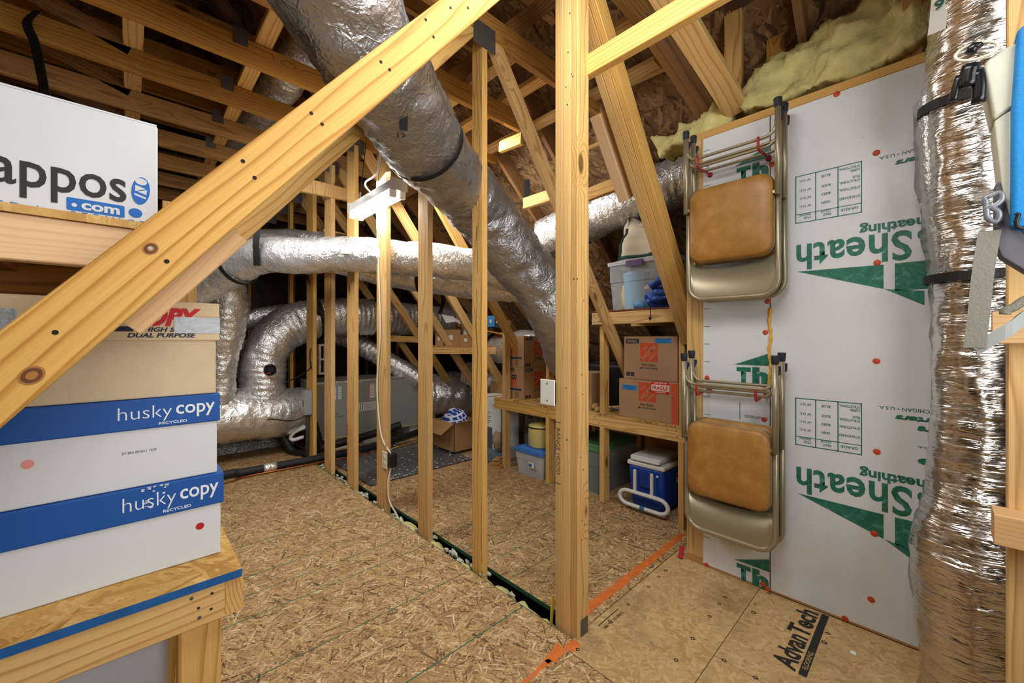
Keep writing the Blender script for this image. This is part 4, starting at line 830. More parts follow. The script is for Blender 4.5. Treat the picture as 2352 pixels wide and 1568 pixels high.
for k, (z, lb) in enumerate(((.662, 'small moving box with a goggles picture, lower one of the far stack'), (.966, 'small moving box with a cap picture, upper one of the far stack'))):
    o = carton('moving_box', lb, 2.665, 3.065, 2.672, 2.826 + .10, z, z + .303, KRAFT, group='moving boxes on the low shelf') if False else carton('moving_box', lb, 2.70, 3.10, 2.672, 2.925, z, z + .303, KRAFT, group='moving boxes on the low shelf')
    hd_side(o, 2.70, 2.925, z); hd_long(o, 2.70, 2.672, z)
    if k: m = M(); m.add([(2.6988, 2.81, z + .21), (2.6988, 2.79, z + .235), (2.6988, 2.765, z + .215), (2.6988, 2.765, z + .185), (2.6988, 2.79, z + .19)], [(0, 1, 2, 3, 4)]); m.build('cap_picture', BLACK, o)
    else:
        for yy_ in (2.815, 2.785): disc('goggle_picture', (2.6992, yy_, z + .21), XN, .022, BLACK, o, rin=.012)
b5 = carton('moving_box', 'small brown moving box mostly hidden behind the big post', 2.70, 3.0, 1.90, 2.245, .662, .962, KRAFT, group='moving boxes on the low shelf'); hd_side(b5, 2.70, 2.245, .662)
# ---------------------------------------------------------------- things on the upper shelf
def tub(name, label, x0, x1, y0, y1, z0, z1, mat, lidmat=None, taper=.03, lid_h=.03, cat='storage tub', rim=.012):
    o = thing(name, label, cat, ((x0 + x1) / 2, (y0 + y1) / 2, z0)); t = taper
    def ring(z, e, r=.03):
        out = []
        for cx, cy, a0 in ((x1 - e - r, y1 - e - r, 0), (x0 + e + r, y1 - e - r, .5), (x0 + e + r, y0 + e + r, 1), (x1 - e - r, y0 + e + r, 1.5)):
            for k in range(5): a = math.pi * (a0 + k / 8); out.append((cx + r * math.cos(a), cy + r * math.sin(a), z))
        return out
    def loft(rings, cap0=True, cap1=False):
        m = M(); n = len(rings[0]); vs = [p for r in rings for p in r]; fs = [(i * n + k, i * n + (k + 1) % n, (i + 1) * n + (k + 1) % n, (i + 1) * n + k) for i in range(len(rings) - 1) for k in range(n)]
        if cap0: fs.append(tuple(range(n))[::-1])
        if cap1: fs.append(tuple(range((len(rings) - 1) * n, len(rings) * n)))
        return m.add(vs, fs)
    h = z1 - z0
    loft([ring(z0, t), ring(z0 + h * .55, t * .55), ring(z0 + h * .56, t * .4), ring(z1 - lid_h, rim * .8)]).build('tub_body', mat, o, smooth=False)
    if lidmat: loft([ring(z1 - lid_h - .012, .0), ring(z1 - lid_h * .5, -.002), ring(z1 - lid_h * .4, .012), ring(z1 - lid_h * .4, .03), ring(z1, .045)], True, True).build('lid', lidmat, o)
    else: loft([ring(z1 - .03, rim * .7), ring(z1 - .03, -.006), ring(z1, -.006), ring(z1, .004)], False).build('rim', mat, o)
    return o
CLEAR = plain('clear_plastic', '#d3d8da', .25, alpha=.34, spec=.5); CLEARW = plain('milky_plastic', '#d9dcdc', .35, alpha=.55, spec=.5); CLEARG = plain('grey_clear', '#8f9798', .35, alpha=.6)
UZ = 1.457
tb = tub('clear_tub', 'clear plastic tub with purple latch on the upper shelf, toys inside', 2.66, 3.10, 1.20, 1.735, UZ, 1.84, CLEAR, plain('clear_lid', '#d8dcde', .3, alpha=.6))
patch('latch', (2.654, 1.56, 1.775), YN, Z1, .13, .045, plain('purple', '#4a2c5c', .5), tb, eps=.006, th=.006)
m = M(); m.lathe((2.80, 1.56, UZ + .01), [(.08, 0), (.095, .25), (.098, .255), (.098, .275), (.06, .29), (.02, .295)], 28); bk = m.build('toy_bucket', plain('sky_blue', '#67b4dc', .5), smooth=False); tag(bk, 'light blue bucket with lid inside the clear tub on the upper shelf', 'bucket')
m = M(); m.lathe((2.86, 1.655, UZ + .01), [(.03, 0), (.055, .06), (.06, .13), (.05, .20), (.02, .22)], 20); tag(m.build('yellow_toy', plain('toy_yellow', '#d9c65a', .5), smooth=True), 'yellow toy behind the blue bucket inside the clear tub', 'toy')
m = M(); fluff(m, (2.80, 1.385, UZ + .075), .06, .055, .06, 8, 4, .3); tag(m.build('green_toy', plain('toy_green', '#8fb552', .6), smooth=True), 'lime green soft toy inside the clear tub beside the blue bucket', 'toy')
m = M(); fluff(m, (2.77, 1.42, UZ + .16), .05, .055, .025, 8, 6, .3); tag(m.build('pink_toy', plain('toy_pink', '#c99a86', .6), smooth=True), 'pinkish toy on top of the green toy inside the clear tub', 'toy')
m = M()
for k in range(6): m.lathe((2.83, 1.34, UZ + .14 + .028 * k), [(.05, 0), (.055, .022), (.05, .024)], 20)
tag(m.build('stacked_cups', plain('cup_blue', '#5f7fc0', .5)), 'stack of blue plastic cups inside the clear tub', 'cups', kind='stuff')
# canvas bag standing on the tub
CANV = plain('canvas', '#c9bda6', .9, var=.08, vs=10, bump=.35, bs=140); BGREEN = plain('bag_green', '#1f4136', .8)
bag = thing('canvas_bag', 'cream canvas tote bag with dark green trim slumped on the clear tub', 'bag', (2.84, 1.47, 1.84))
m = M(); vs = []; fs = []; Np = 36; Nz = 26
def bagpt(a, t):
    ca, sa = math.cos(a), math.sin(a); sq = lambda c_: math.copysign(abs(c_) ** .55, c_)
    top = .24 + .10 * max(0, math.sin(a * 1.0 + .4)) + .03 * math.sin(5 * a); z = t * top
    sx, sy = .135 * (1 - .35 * t * t), .205 * (1 - .38 * t ** 1.6)
    p = V((2.84 + sq(ca) * sx - .01 * t, 1.475 + sq(sa) * sy + .03 * t, 1.842 + z)); e = noise.noise(p * 9) * .022 + noise.noise(p * 22) * .008
    return p + V((ca * e * (1 + t), sa * e, .3 * e))
for i in range(Nz + 1):
    for k in range(Np): vs.append(bagpt(2 * math.pi * k / Np, i / Nz))
for i in range(Nz):
    for k in range(Np): fs.append((i * Np + k, i * Np + (k + 1) % Np, (i + 1) * Np + (k + 1) % Np, (i + 1) * Np + k))
fs.append(tuple(range(Np))[::-1])
for k in range(1): fs.append(tuple(range(Nz * Np, Nz * Np + Np)))
m.add(vs, fs); m.build('bag_body', CANV, bag, smooth=True)
m = M(); m.tube([bagpt(2 * math.pi * k / 60, .06) + V((0, 0, 0)) for k in range(60)], .012, 8, closed=True); m.build('base_trim', BGREEN, bag, smooth=True)
for a0 in (3.85, 5.1, 2.4):
    m = M(); m.tube([bagpt(a0, t / 20) + V((math.cos(a0), math.sin(a0), 0)) * .004 for t in range(1, 20)], .011, 8); m.build('handle_strap', BGREEN, bag, smooth=True)
# blue fabric bundles beside the tub
BLUEF = plain('blue_nylon', '#2357b8', .55, var=.35, vs=16, bump=.5, bs=30); BLUEL = plain('light_blue_nylon', '#5e93c4', .6, var=.25, vs=14, bump=.4, bs=30)
m = M(); fluff(m, (2.70, 1.31, UZ + .072), .085, .12, .07, 18, 3, .38); fo = m.build('folded_raincoat', BLUEF, smooth=True, subsurf=1); tag(fo, 'crumpled royal blue nylon bundle at the front of the upper shelf', 'fabric')
m = M(); m.tube(spl([(2.64, 1.36, UZ + .15), (2.65, 1.30, UZ + .19), (2.66, 1.24, UZ + .18), (2.66, 1.22, UZ + .12), (2.645, 1.27, UZ + .10), (2.64, 1.33, UZ + .11)], .02), .028, 10); m.build('rolled_hood', BLUEF, fo, smooth=True)
m = M(); m.tube(spl([(2.60, 1.325, UZ + .12), (2.565, 1.325, UZ + .03), (2.572, 1.323, UZ - .05), (2.57, 1.325, UZ - .07)], .02), .003, 6); m.build('drawcord', WIRE, fo)
m = M(); fluff(m, (2.565, 1.325, UZ - .07), .009, .009, .014, 6, 1, .1); m.build('cord_toggle', BLK, fo, smooth=True)
m = M(); fluff(m, (2.68, 1.165, UZ + .055), .07, .075, .055, 14, 8, .3); tag(m.build('folded_jacket', BLUEL, smooth=True, subsurf=1), 'pale blue fabric roll at the right end of the upper shelf', 'fabric')
m = M(); fluff(m, (2.655, 1.455, UZ + .03), .03, .045, .03, 10, 12, .2); tag(m.build('cloth_bundle', BLUEL, smooth=True), 'small pale blue cloth lump between the tub and the royal blue bundle', 'fabric')
# ---------------------------------------------------------------- low shelf odds and ends
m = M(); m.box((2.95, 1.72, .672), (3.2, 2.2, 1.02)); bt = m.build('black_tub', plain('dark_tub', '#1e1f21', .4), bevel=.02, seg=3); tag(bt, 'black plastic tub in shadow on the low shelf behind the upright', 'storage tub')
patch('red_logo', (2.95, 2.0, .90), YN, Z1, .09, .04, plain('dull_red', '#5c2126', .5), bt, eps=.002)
def stick(name, a, b, r, mat, lb, cat): m = M(); m.cyl(a, b, r, r, 12); return tag(m.build(name, mat, smooth=False), lb, cat)
stick('wooden_dowel', (2.64, 1.82, .692), (3.1, 1.55, .70), .018, wood('dowel', '#d3bf8a', '#b0935a', knots=0), 'pale wooden handle lying on the low shelf by the boxes', 'handle')
m = M(); m.tube([(2.72 + .004 * math.cos(k * 1.1), 1.66 + .05 * k * .2 - .0, .70 + .006 * math.sin(k * 1.1)) for k in range(14)], .008, 8); tag(m.build('drill_bit', plain('steel_bit', '#8f8f8d', .3, .9)), 'twisted steel bit lying on the low shelf behind the wooden handle', 'drill bit')
m = M(); fluff(m, (2.70, 1.86, .70), .04, .03, .028, 10, 5, .15); tag(m.build('wooden_mallet_head', wood('mallet', '#cfa871', '#a27a44', knots=0), smooth=True), 'small tan rounded wood piece on the low shelf next to the upright', 'wood block')
m = M(); fluff(m, (2.68, 2.36, .70), .035, .035, .04, 10, 9, .2); tag(m.build('tape_roll_lump', plain('tan_paper', '#cdbb94', .8), smooth=True), 'cream rag poking out beside the stacked small boxes', 'rag')
# ---------------------------------------------------------------- under the low shelf
CB = plain('cooler_blue', '#1746a8', .35, var=.05); CW = plain('cooler_white', '#d9dad6', .4)
co = thing('cooler', 'blue wheeled picnic cooler with white lid and white pull handle', 'cooler', (2.83, 1.44, 0)); 
cx0, cx1, cy0, cy1 = 2.665, 3.02, 1.275, 1.555
m = M(); m.hexa([(cx0 + .03, cy0 + .015, .02), (cx1, cy0 + .015, .02), (cx1, cy1 - .015, .02), (cx0 + .03, cy1 - .015, .02)], [(cx0, cy0, .36), (cx1, cy0, .36), (cx1, cy1, .36), (cx0, cy1, .36)]); m.build('body', CB, co, bevel=.025, seg=3, smooth=True)
m = M(); m.box((cx0 - .004, cy0 - .004, .355), (cx1, cy1 + .004, .392)); m.build('rim', CW, co, bevel=.012, seg=3, smooth=True)
m = M(); m.box((cx0 + .01, cy0 + .03, .392), (cx1 - .02, cy1 - .01, .435)); cl_ = m.build('lid', CW, co, bevel=.018, seg=3, smooth=True)
m = M(); m.box((cx0 - .012, cy0 + .03, .40), (cx0 + .03, cy1 - .03, .425)); m.build('lid_lip', CW, cl_, bevel=.01, seg=3, smooth=True)
hx = cx0 - .022
m = M(); m.tube([(hx, cy1 - .055 + .07 * math.cos(a) if False else 0, 0) for a in ()] or [(hx, 1.0, 0), (hx, 1.1, 0)], .001, 4); m = M()
lp = []
for cyc, a0 in ((cy1 - .02, 0), (cy0 + .02, math.pi)):
    for k in range(9): a = a0 - math.pi / 2 + math.pi * k / 8; lp.append((hx - .012, cyc + .065 * math.cos(a), .10 + .055 * math.sin(a)))
m.tube(lp, .015, 10, closed=True); hg = m.build('handle_grip', CW, co, smooth=True)
for yb_ in (cy1 - .075, cy0 + .075): m = M(); m.box((hx - .016, yb_ - .011, .14), (hx + .004, yb_ + .011, .335)); m.build('handle_bar', CW, co, bevel=.006, seg=2)
m = M(); m.cyl((hx - .012, 1.40, .045), (hx - .012, 1.435, .045), .0165, None, 12); m.build('grip_band', plain('teal_band', '#2b6f93', .5), hg)
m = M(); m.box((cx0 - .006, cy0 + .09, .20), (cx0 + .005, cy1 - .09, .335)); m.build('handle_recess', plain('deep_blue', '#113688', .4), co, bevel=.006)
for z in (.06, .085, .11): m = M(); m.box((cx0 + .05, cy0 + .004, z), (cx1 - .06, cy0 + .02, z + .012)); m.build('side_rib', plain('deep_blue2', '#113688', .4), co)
patch('side_label', (cx0 + .17, cy0 - .0, .20), X1, Z1, .09, .13, BLACK, co, eps=.003); patch('label_picture', (cx0 + .185, cy0, .225), X1, Z1, .055, .05, plain('lb', '#c9b7a4', .5), co, eps=.005); patch('label_picture', (cx0 + .185, cy0, .285), X1, Z1, .04, .028, plain('lb2', '#c8503a', .5), co, eps=.005)
disc('latch_pin', (cx0 - .004, cy0 + .045, .315), XN, .009, CW, co, .006, 12)
for yw in (cy0 - .012, cy1 + .002): m = M(); m.cyl((cx1 - .06, yw, .055), (cx1 - .06, yw + .02, .055), .055, None, 20); m.build('wheel', BLK, co)
co.scale = (1, 1, .9)
carton('cardboard_box', 'plain brown carton behind the blue cooler under the low shelf', 3.05, 3.45, 1.2, 1.62, 0, .45, KRAFT2)
tub('lidded_tub', 'grey clear tub with faded green lid under the low shelf', 2.68, 3.30, 1.78, 2.20, 0, .385, CLEARG, plain('lid_green', '#5b9060', .45, var=.2, vs=5))
bt2 = tub('lidded_tub', 'clear tub with blue lid holding cloth, under the yellow pot', 2.585, 2.985, 2.33, 2.70, 0, .25, CLEARW, plain('lid_blue', '#3d78c4', .45))
patch('white_label', (2.592, 2.50, .09), YN, Z1, .065, .05, WHITE, bt2, eps=.004); patch('blue_print', (2.592, 2.495, .098), YN, Z1, .035, .03, plain('lblue', '#3468b0', .5), bt2, eps=.006)
m = M(); fluff(m, (2.72, 2.44, .085), .10, .09, .065, 12, 5, .35); tag(m.build('folded_cloth', plain('cloth', '#b59a86', .9, var=.3, vs=12), smooth=True), 'tan cloth showing through the blue lidded tub', 'cloth')
PY = plain('yellow_enamel', '#e0d284', .25); pot = thing('stock_pot', 'pale yellow enamel stock pot with lid standing on the blue lid', 'pot', (2.79, 2.50, .251))
pc = (2.77, 2.50, .251)
m = M(); m.lathe(pc, [(.118, 0), (.130, .012), (.132, .175), (.135, .18)], 40); pbd = m.build('pot_body', PY, pot, smooth=True)
m = M(); m.lathe((pc[0], pc[1], pc[2] + .177), [(.136, 0), (.140, .004), (.136, .010)], 40); m.build('black_rim', BLK, pot, smooth=True)
m = M(); m.lathe((pc[0], pc[1], pc[2] + .185), [(.134, 0), (.115, .014), (.06, .028), (.02, .032), (.012, .038), (.018, .048), (.0, .05)], 40); m.build('pot_lid', PY, pot, smooth=True)
hd_ = V((-.62, .78, 0)); hp = V(pc) + hd_ * .134 + V((0, 0, .14)); tn = V((.78, .62, 0))
m = M(); m.tube(spl([hp + tn * .04, hp + tn * .035 + hd_ * .03, hp - tn * .035 + hd_ * .03, hp - tn * .04], .01), .007, 8); m.build('handle', BLK, pbd, smooth=True)
bx = carton('white_carton', 'tall white printed carton standing beyond the cracked stud', 2.72, 2.98, 3.02, 3.42, 0, .63, plain('white_card', '#d8d8d6', .6))
P = face(bx, YN, Z1, (2.72, 3.42, 0))
P('p', .10, .06, .17, .26, plain('grey_photo', '#565a60', .6)); P('p', .08, .54, .05, .07, KTAPE, eps=.001)
for k in range(6): P('p', .10, .36 + .022 * k, .12 + .03 * (k % 2), .006, INK)
P('p', .09, .50, .018, .018, BLACK); disc('pink_dot', (2.7195, 3.14, .55), XN, .012, plain('pink', '#e58a80', .5), bx)
carton('cardboard_box', 'brown carton standing behind the white printed carton', 2.99, 3.3, 3.1, 3.5, 0, .75, KRAFT2)
# open carton on the foil sheet
oc = thing('open_carton', 'open brown carton with its flap folded out on the foil sheet', 'box', (2.62, 3.75, .02)); ox0, ox1, oy0, oy1, oz = 2.50, 2.86, 3.52, 3.92, .33
for a, b in (((ox0, oy0, .02), (ox0 + .006, oy1, oz)), ((ox1 - .006, oy0, .02), (ox1, oy1, oz)), ((ox0, oy0, .02), (ox1, oy0 + .006, oz)), ((ox0, oy1 - .006, .02), (ox1, oy1, oz)), ((ox0, oy0, .02), (ox1, oy1, .028))): m = M(); m.box(a, b); m.build('side_panel', KRAFT2, oc)
m = M(); m.prism([(ox0, oy0 + .005, oz), (ox0, oy1 - .005, oz), (ox0 - .17, oy1 + .03, oz - .09), (ox0 - .17, oy0 - .01, oz - .09)], (.002, 0, .005)); m.build('flap', KRAFT2, oc)
m = M(); m.prism([(ox0 + .005, oy0, oz), (ox1 - .005, oy0, oz), (ox1, oy0 - .16, oz + .05), (ox0, oy0 - .16, oz + .05)][::-1], (0, .002, .005)); m.build('flap', KRAFT2, oc)
PB = NT('patterned_blue'); oo = PB.n('TexCoord').outputs['Object']
bk_ = PB.n('TexBrick', Vector=PB.n('Mapping', Vector=oo, Rotation=(math.pi / 2, 0, .3)).outputs[0], Color1=srgb('#1c3f94'), Color2=srgb('#1c3f94'), Mortar=srgb('#d9dde6'), Scale=9.0, Mortar__Size=.06, Brick__Width=.45, Row__Height=.42)
PB.set(Base__Color=bk_.outputs[0], Roughness=.7)
m = M(); fluff(m, (2.68, 3.74, .31), .14, .16, .13, 14, 2, .2); tag(m.build('patterned_bag', PB.m, smooth=True), 'navy and white chain-patterned fabric sticking out of the open carton', 'fabric')
q = at(1150, 1025, z=.06); m = M(); m.box((2.60, 2.93, .005), (2.72, 3.30, .10)); tb_ = m.build('flat_case', plain('slate', '#5d7075', .6), bevel=.004); tag(tb_, 'flat grey-blue case lying by the shelf leg', 'case')
patch('label_frame', (2.60, 3.27, .03), YN, Z1, .07, .045, PAPER, tb_, eps=.001); patch('label_face', (2.60, 3.265, .034), YN, Z1, .06, .037, plain('slate2', '#4d5a5f', .6), tb_, eps=.0015)
WB = wood('floor_board', '#b98a58', '#8a5f34', knots=0, rings=60)
for k in range(7):
    a = at(1128, 1068, z=.01); o = lumber('floor_board', (2.52 + .01 * (k % 3), 2.88 + .015 * (k % 2), .008 + .0125 * k), (2.75 + .02 * (k % 2), 2.99 + .01 * (k % 3), .008 + .0125 * k), .13 - .012 * k, .012, (-.43, .9, 0), WB)
    tag(o, 'short flooring offcut in the little pile beside the shelf leg', 'flooring', 'flooring offcuts by the shelf leg')
m = M(); m.prism([(2.28, 2.97, .001), (2.35, 2.93, .001), (2.35, 2.94, .03), (2.28, 2.98, .012)], (.015, .03, .0)); tag(m.build('wood_scrap', WB), 'dark sliver of scrap wood on the floor near the cracked stud', 'scrap')
hb = M(); hb.box((2.92, 3.0 - .05, .0), (3.16, 3.02, .001))
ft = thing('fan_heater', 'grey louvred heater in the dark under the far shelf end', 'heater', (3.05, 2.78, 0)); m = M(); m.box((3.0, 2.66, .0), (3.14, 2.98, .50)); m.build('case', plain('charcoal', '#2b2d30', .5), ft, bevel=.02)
FG = plain('heater_grey', '#7f817f', .5)
m = M(); m.box((2.985, 2.68, .12), (3.0, 2.94, .47)); m.build('front_panel', FG, ft, bevel=.01)
for k in range(8): m = M(); m.box((2.972, 2.69, .14 + .028 * k), (2.985, 2.93, .154 + .028 * k)); m.build('louvre', FG, ft)
for y in (2.88, 2.84): disc('knob', (2.985, y, .43), XN, .012, BLK, ft, .008, 12)
m = M(); fluff(m, (3.0, 2.78 + .02, .0 + .08), .08, .10, .09, 10, 15, .25); 
m = M(); fluff(m, (2.66, 3.0, .22), .05, .055, .09, 12, 17, .35); tag(m.build('fur_trim', plain('fur', '#a08a72', .95, var=.4, vs=30, bump=.8), smooth=True), 'brown furry bundle behind the shelf leg at the far end', 'fur')
# ---------------------------------------------------------------- the far shelf of cartons
fs_ = thing('far_shelf', 'rough plank shelf with small cartons between the far webs', 'shelf', (2.9, 4.4, 1.0))
z = at(1010, 797, d=4.55).z; a = at(975, 797, d=4.55); b = at(1140, 797, d=4.4)
m = M(); m.prism([a, b, b + V((.3, .3, 0)), a + V((.3, .3, 0))], (0, 0, .018)); m.build('deck', CHORD, fs_)
lumber('support_rail', a - V((0, 0, .04)), b - V((0, 0, .04)), .075, .035, Z1, PINE, fs_)
lumber('support_rail', at(897, 777, d=4.9), at(965, 780, d=4.8), .075, .035, Z1, PINE, fs_)
def mini(px0, py0, px1, py1, d, lb, mat=KRAFT2, dep=.2):
    a, b = at(px0, py1, d=d), at(px1, py0, d=d); hh = b.z - a.z; wd = (V((b.x, b.y, 0)) - V((a.x, a.y, 0))).length
    a.z = z + .019 if py1 > 785 else a.z
    o = thing('carton', lb, 'box', a); N_ = V((S, C, 0)); m = M(); m.prism([a, a + RT * wd, a + RT * wd + V((0, 0, hh)), a + V((0, 0, hh))], N_ * dep); m.build('body', mat, o)
    patch('label', a + RT * wd * .3 + V((0, 0, hh * .35)), RT, Z1, wd * .25, hh * .3, PAPER, o, eps=.002); return o
mini(1000, 765, 1018, 796, 4.6, 'small tan carton at the left end of the far plank shelf'); mini(1020, 760, 1057, 796, 4.7, 'mid-sized carton on the far plank shelf beneath torn packaging'); mini(1057, 771, 1086, 796, 4.6, 'small carton with barcode at the right of the far plank shelf')
mini(1046, 730, 1066, 760, 4.85, 'upright brown parcel with a dark label on the far plank shelf'); mini(1064, 755, 1080, 771, 4.85, 'white packet lying on a small carton on the far plank shelf', PAPER)
m = M(); q = at(1034, 742, d=4.7); m.prism([q + V((-.06, 0, .0)), q + V((.06, -.05, .02)), q + V((.08, .05, .08)), q + V((-.05, .1, .10))], (0, .0, .004)); m.prism([q + V((.04, -.05, .02)), q + V((.14, -.08, -.02)), q + V((.16, .0, .02)), q + V((.07, .04, .07))], (0, 0, .004)); tag(m.build('torn_packaging', PAPER), 'torn pale packaging on top of the cartons on the far shelf', 'packaging', kind='stuff')
mini(1120, 725, 1136, 750, 4.7, 'blue-edged folder box by the cracked stud on the far shelf', plain('blue_box', '#2f86c9', .5)); mini(1136, 722, 1148, 752, 4.7, 'dark binder box by the cracked stud on the far shelf', plain('dark_binder', '#1e2a38', .5))
o = lumber('plank', at(1110, 758, d=4.6), at(1165, 770, d=4.4), .2, .018, V((S, C, 0)), CHORD); tag(o, 'short plank shelf under the blue and dark boxes beyond the cracked stud', 'board')
mini(1062, 812, 1130, 830, 4.9, 'long flat brown carton beneath the far plank shelf', KRAFT2)
# ---------------------------------------------------------------- folding chairs on the wall
BRZ = plain('bronze_paint', '#a0957c', .36, .55, spec=.5); VINYL = NT('tan_vinyl'); oo = VINYL.n('TexCoord').outputs['Object']
vn = VINYL.n('TexNoise', Vector=oo, Scale=14.0, Detail=6.0, Roughness=.7).outputs[0]
VINYL.set(Base__Color=VINYL.ramp(vn, (.3, srgb('#8e6228')), (.55, srgb('#a27436')), (.75, srgb('#b18548'))), Roughness=.42, Specular__IOR__Level=.5); VINYL.bump(VINYL.n('TexVoronoi', Vector=oo, Scale=350.0).outputs[0], .12, .001); VINYL = VINYL.m
RUB = plain('rubber_foot', '#20242e', .6)
def chair(label, x, yc, z0, Hh):
    o = thing('folding_chair', label, 'chair', (x + .03, yc, z0), 'folding chairs hung on the wall'); w2 = .205; zt = z0 + Hh; r = .0125
    def U(xx, hw, ztip, zbot, rad): # tube U open at the top
        p = [(xx, yc + hw, ztip), (xx, yc + hw, zbot + rad)] + [(xx, yc + hw - rad + rad * math.cos(a), zbot + rad - rad * math.sin(a)) for a in [math.pi / 2 * k / 8 for k in range(1, 9)]]
        return p + [(a_, 2 * yc - b_, c_) for a_, b_, c_ in p[::-1]]
    m = M(); m.tube(U(x + .028, w2 - .002, zt - .05, z0 + r, .075), r, 12); fr = m.build('back_frame', BRZ, o, smooth=True)
    for sy_ in (1, -1):
        m = M(); m.tube([(x + .002, yc + sy_ * (w2 + .002), zt - .02), (x + .002, yc + sy_ * (w2 + .002), z0 + Hh * .52)], r * 1.02, 12); lg = m.build('leg', BRZ, o, smooth=True)
        for xx, zz, pp in ((x + .002, zt - .035, lg), (x + .028, zt - .085, fr)): m = M(); m.lathe((xx, yc + sy_ * (w2 + .002), zz), [(.014, 0), (.0155, .004), (.0175, .036), (.016, .04)], 16); m.build('rubber_foot', RUB, pp, smooth=True)
        m = M(); m.box((x + .018, yc + sy_ * (w2 - .018) - .004, z0 + Hh * .50), (x + .030, yc + sy_ * (w2 - .018) + .004, z0 + Hh * .62)); m.build('hinge_plate', BRZ, o)
        m = M(); m.cyl((x - .004, yc + sy_ * (w2 - .012), z0 + Hh * .535), (x + .03, yc + sy_ * (w2 - .012), z0 + Hh * .535), .007, None, 10); m.build('rivet', plain('rivet', '#c9c6bd', .3, .9), o)
    for xx, zc in ((x + .002, zt - .155), (x + .028, zt - .19)):
        m = M(); m.tube(U(xx, w2 - .004, zc + .07, zc, .05), .0075, 10); m.build('cross_bar', BRZ, o, smooth=True)
    hw, sb, st, rad = .188, z0 + .20, z0 + .575, .055   # padded seat
    pl = [(cy_ + rad * math.cos(a0 + k * math.pi / 12), cz + rad * math.sin(a0 + k * math.pi / 12)) for cy_, cz, a0 in ((hw - rad, st - rad, 0), (-hw + rad, st - rad, math.pi / 2), (-hw + rad, sb + rad, math.pi), (hw - rad, sb + rad, 1.5 * math.pi)) for k in range(7)]
    def lay(xx, e): cz = (st + sb) / 2; return [(xx, yc + a * (1 - e / hw), cz + (b - cz) * (1 - e / (st - sb) * 2)) for a, b in pl]
    def loft2(L, mat, nm):
        m = M(); n = len(pl); vs = [p for q in L for p in q]; m.add(vs, [(i * n + k, i * n + (k + 1) % n, (i + 1) * n + (k + 1) % n, (i + 1) * n + k) for i in range(len(L) - 1) for k in range(n)] + [tuple(range(n)), tuple(range((len(L) - 1) * n, len(L) * n))[::-1]]); return m.build(nm, mat, o, smooth=True)
    s_ = loft2([lay(x + .020, .004), lay(x + .010, -.001), lay(x - .004, 0), lay(x - .014, .012), lay(x - .020, .05), lay(x - .022, .11)], VINYL, 'seat_pad'); s_.data.polygons[-1].use_smooth = True
    loft2([lay(x + .030, .004), lay(x + .020, -.004), lay(x + .012, -.004)], BRZ, 'seat_pan')
    m = M(); n = 16; top = []; bot = []   # curved back panel at the bottom
    for i in range(n + 1):
        t = -1 + 2 * i / n; y = yc + t * (w2 - .014); zt_ = z0 + .20 - .03 * (1 - t * t) + .0; e = max(0, abs(t) - .68) / .32; zb_ = z0 + .012 + .062 * (1 - math.sqrt(max(0, 1 - e * e)))
        dx = .016 * (1 - t * t); top.append((x + .026 + dx, y, zt_)); bot.append((x + .026 + dx * .6, y, zb_))
    vs = bot + top + [(a + .003, b, c) for a, b, c in bot] + [(a + .003, b, c) for a, b, c in top]; k = n + 1
    fs = [(i, i + 1, k + i + 1, k + i) for i in range(n)] + [(2 * k + i + 1, 2 * k + i, 3 * k + i, 3 * k + i + 1) for i in range(n)] + [(k + i, k + i + 1, 3 * k + i + 1, 3 * k + i) for i in range(n)]
    m.add(vs, fs); m.build('back_panel', BRZ, o, smooth=True); return o
def copy_tree(o, parent, delta):
    c = o.copy(); COL.objects.link(c); W[c.name] = Matrix.Translation(delta) @ W[o.name]
    if parent: c.parent = parent
    else: c.matrix_basis = W[c.name]
    for ch in list(o.children): copy_tree(ch, c, delta)
    return c
ca = chair('bronze folding chair with tan seat, front one of the upper hanging pair', 2.12, .688, 1.437, .895)
cb = copy_tree(ca, None, V((.075, -.008, .0))); cb['label'] = 'bronze folding chair of the upper pair, the one against the white wall'
cc = chair('bronze folding chair with tan seat, front one of the lower hanging pair', 2.125, .700, .240, .925)
ce = copy_tree(cc, None, V((.072, -.01, .012))); ce['label'] = 'bronze folding chair of the lower pair, the one against the white wall'
HOOKR = plain('red_hook', '#9c1f22', .4)
for k, (y, zc, lb) in enumerate(((.83, 2.145, 'red wall hook under the left end of the upper chairs'), (.555, 2.145, 'red wall hook under the right end of the upper chairs'), (.835, .978, 'red wall hook under the left end of the lower chairs'), (.565, .978, 'red wall hook under the right end of the lower chairs'))):
    m = M(); m.tube(spl([(2.28, y, zc - .01), (2.2, y, zc - .012), (2.125, y, zc - .02), (2.105, y, zc - .012), (2.104, y, zc + .035)], .008), .006, 8); m.cyl((2.268, y, zc - .01), (2.28, y, zc - .01), .012, .014, 12); tag(m.build('wall_hook', HOOKR, smooth=True), lb, 'hook')
q = at(1571, 1245, z=.02); m = M(); m.cyl((2.262, .985, .005), (2.285, .985, .06), .012, None, 14); m.cyl((2.258, .985, -.002 + .003), (2.2625, .985, .009), .0145, None, 14); tag(m.build('red_tube', plain('red_tube', '#b3202a', .4)), 'short red tube standing against the end of the white wall', 'tube')
cable('power_cable', [(2.59, 1.06, 1.9), (2.59, 1.05, 1.5), (2.58, 1.06, 1.2), (2.57, 1.05, 1.0)], .004, WIRE, 'thin black cord hanging beside the shelf end post')
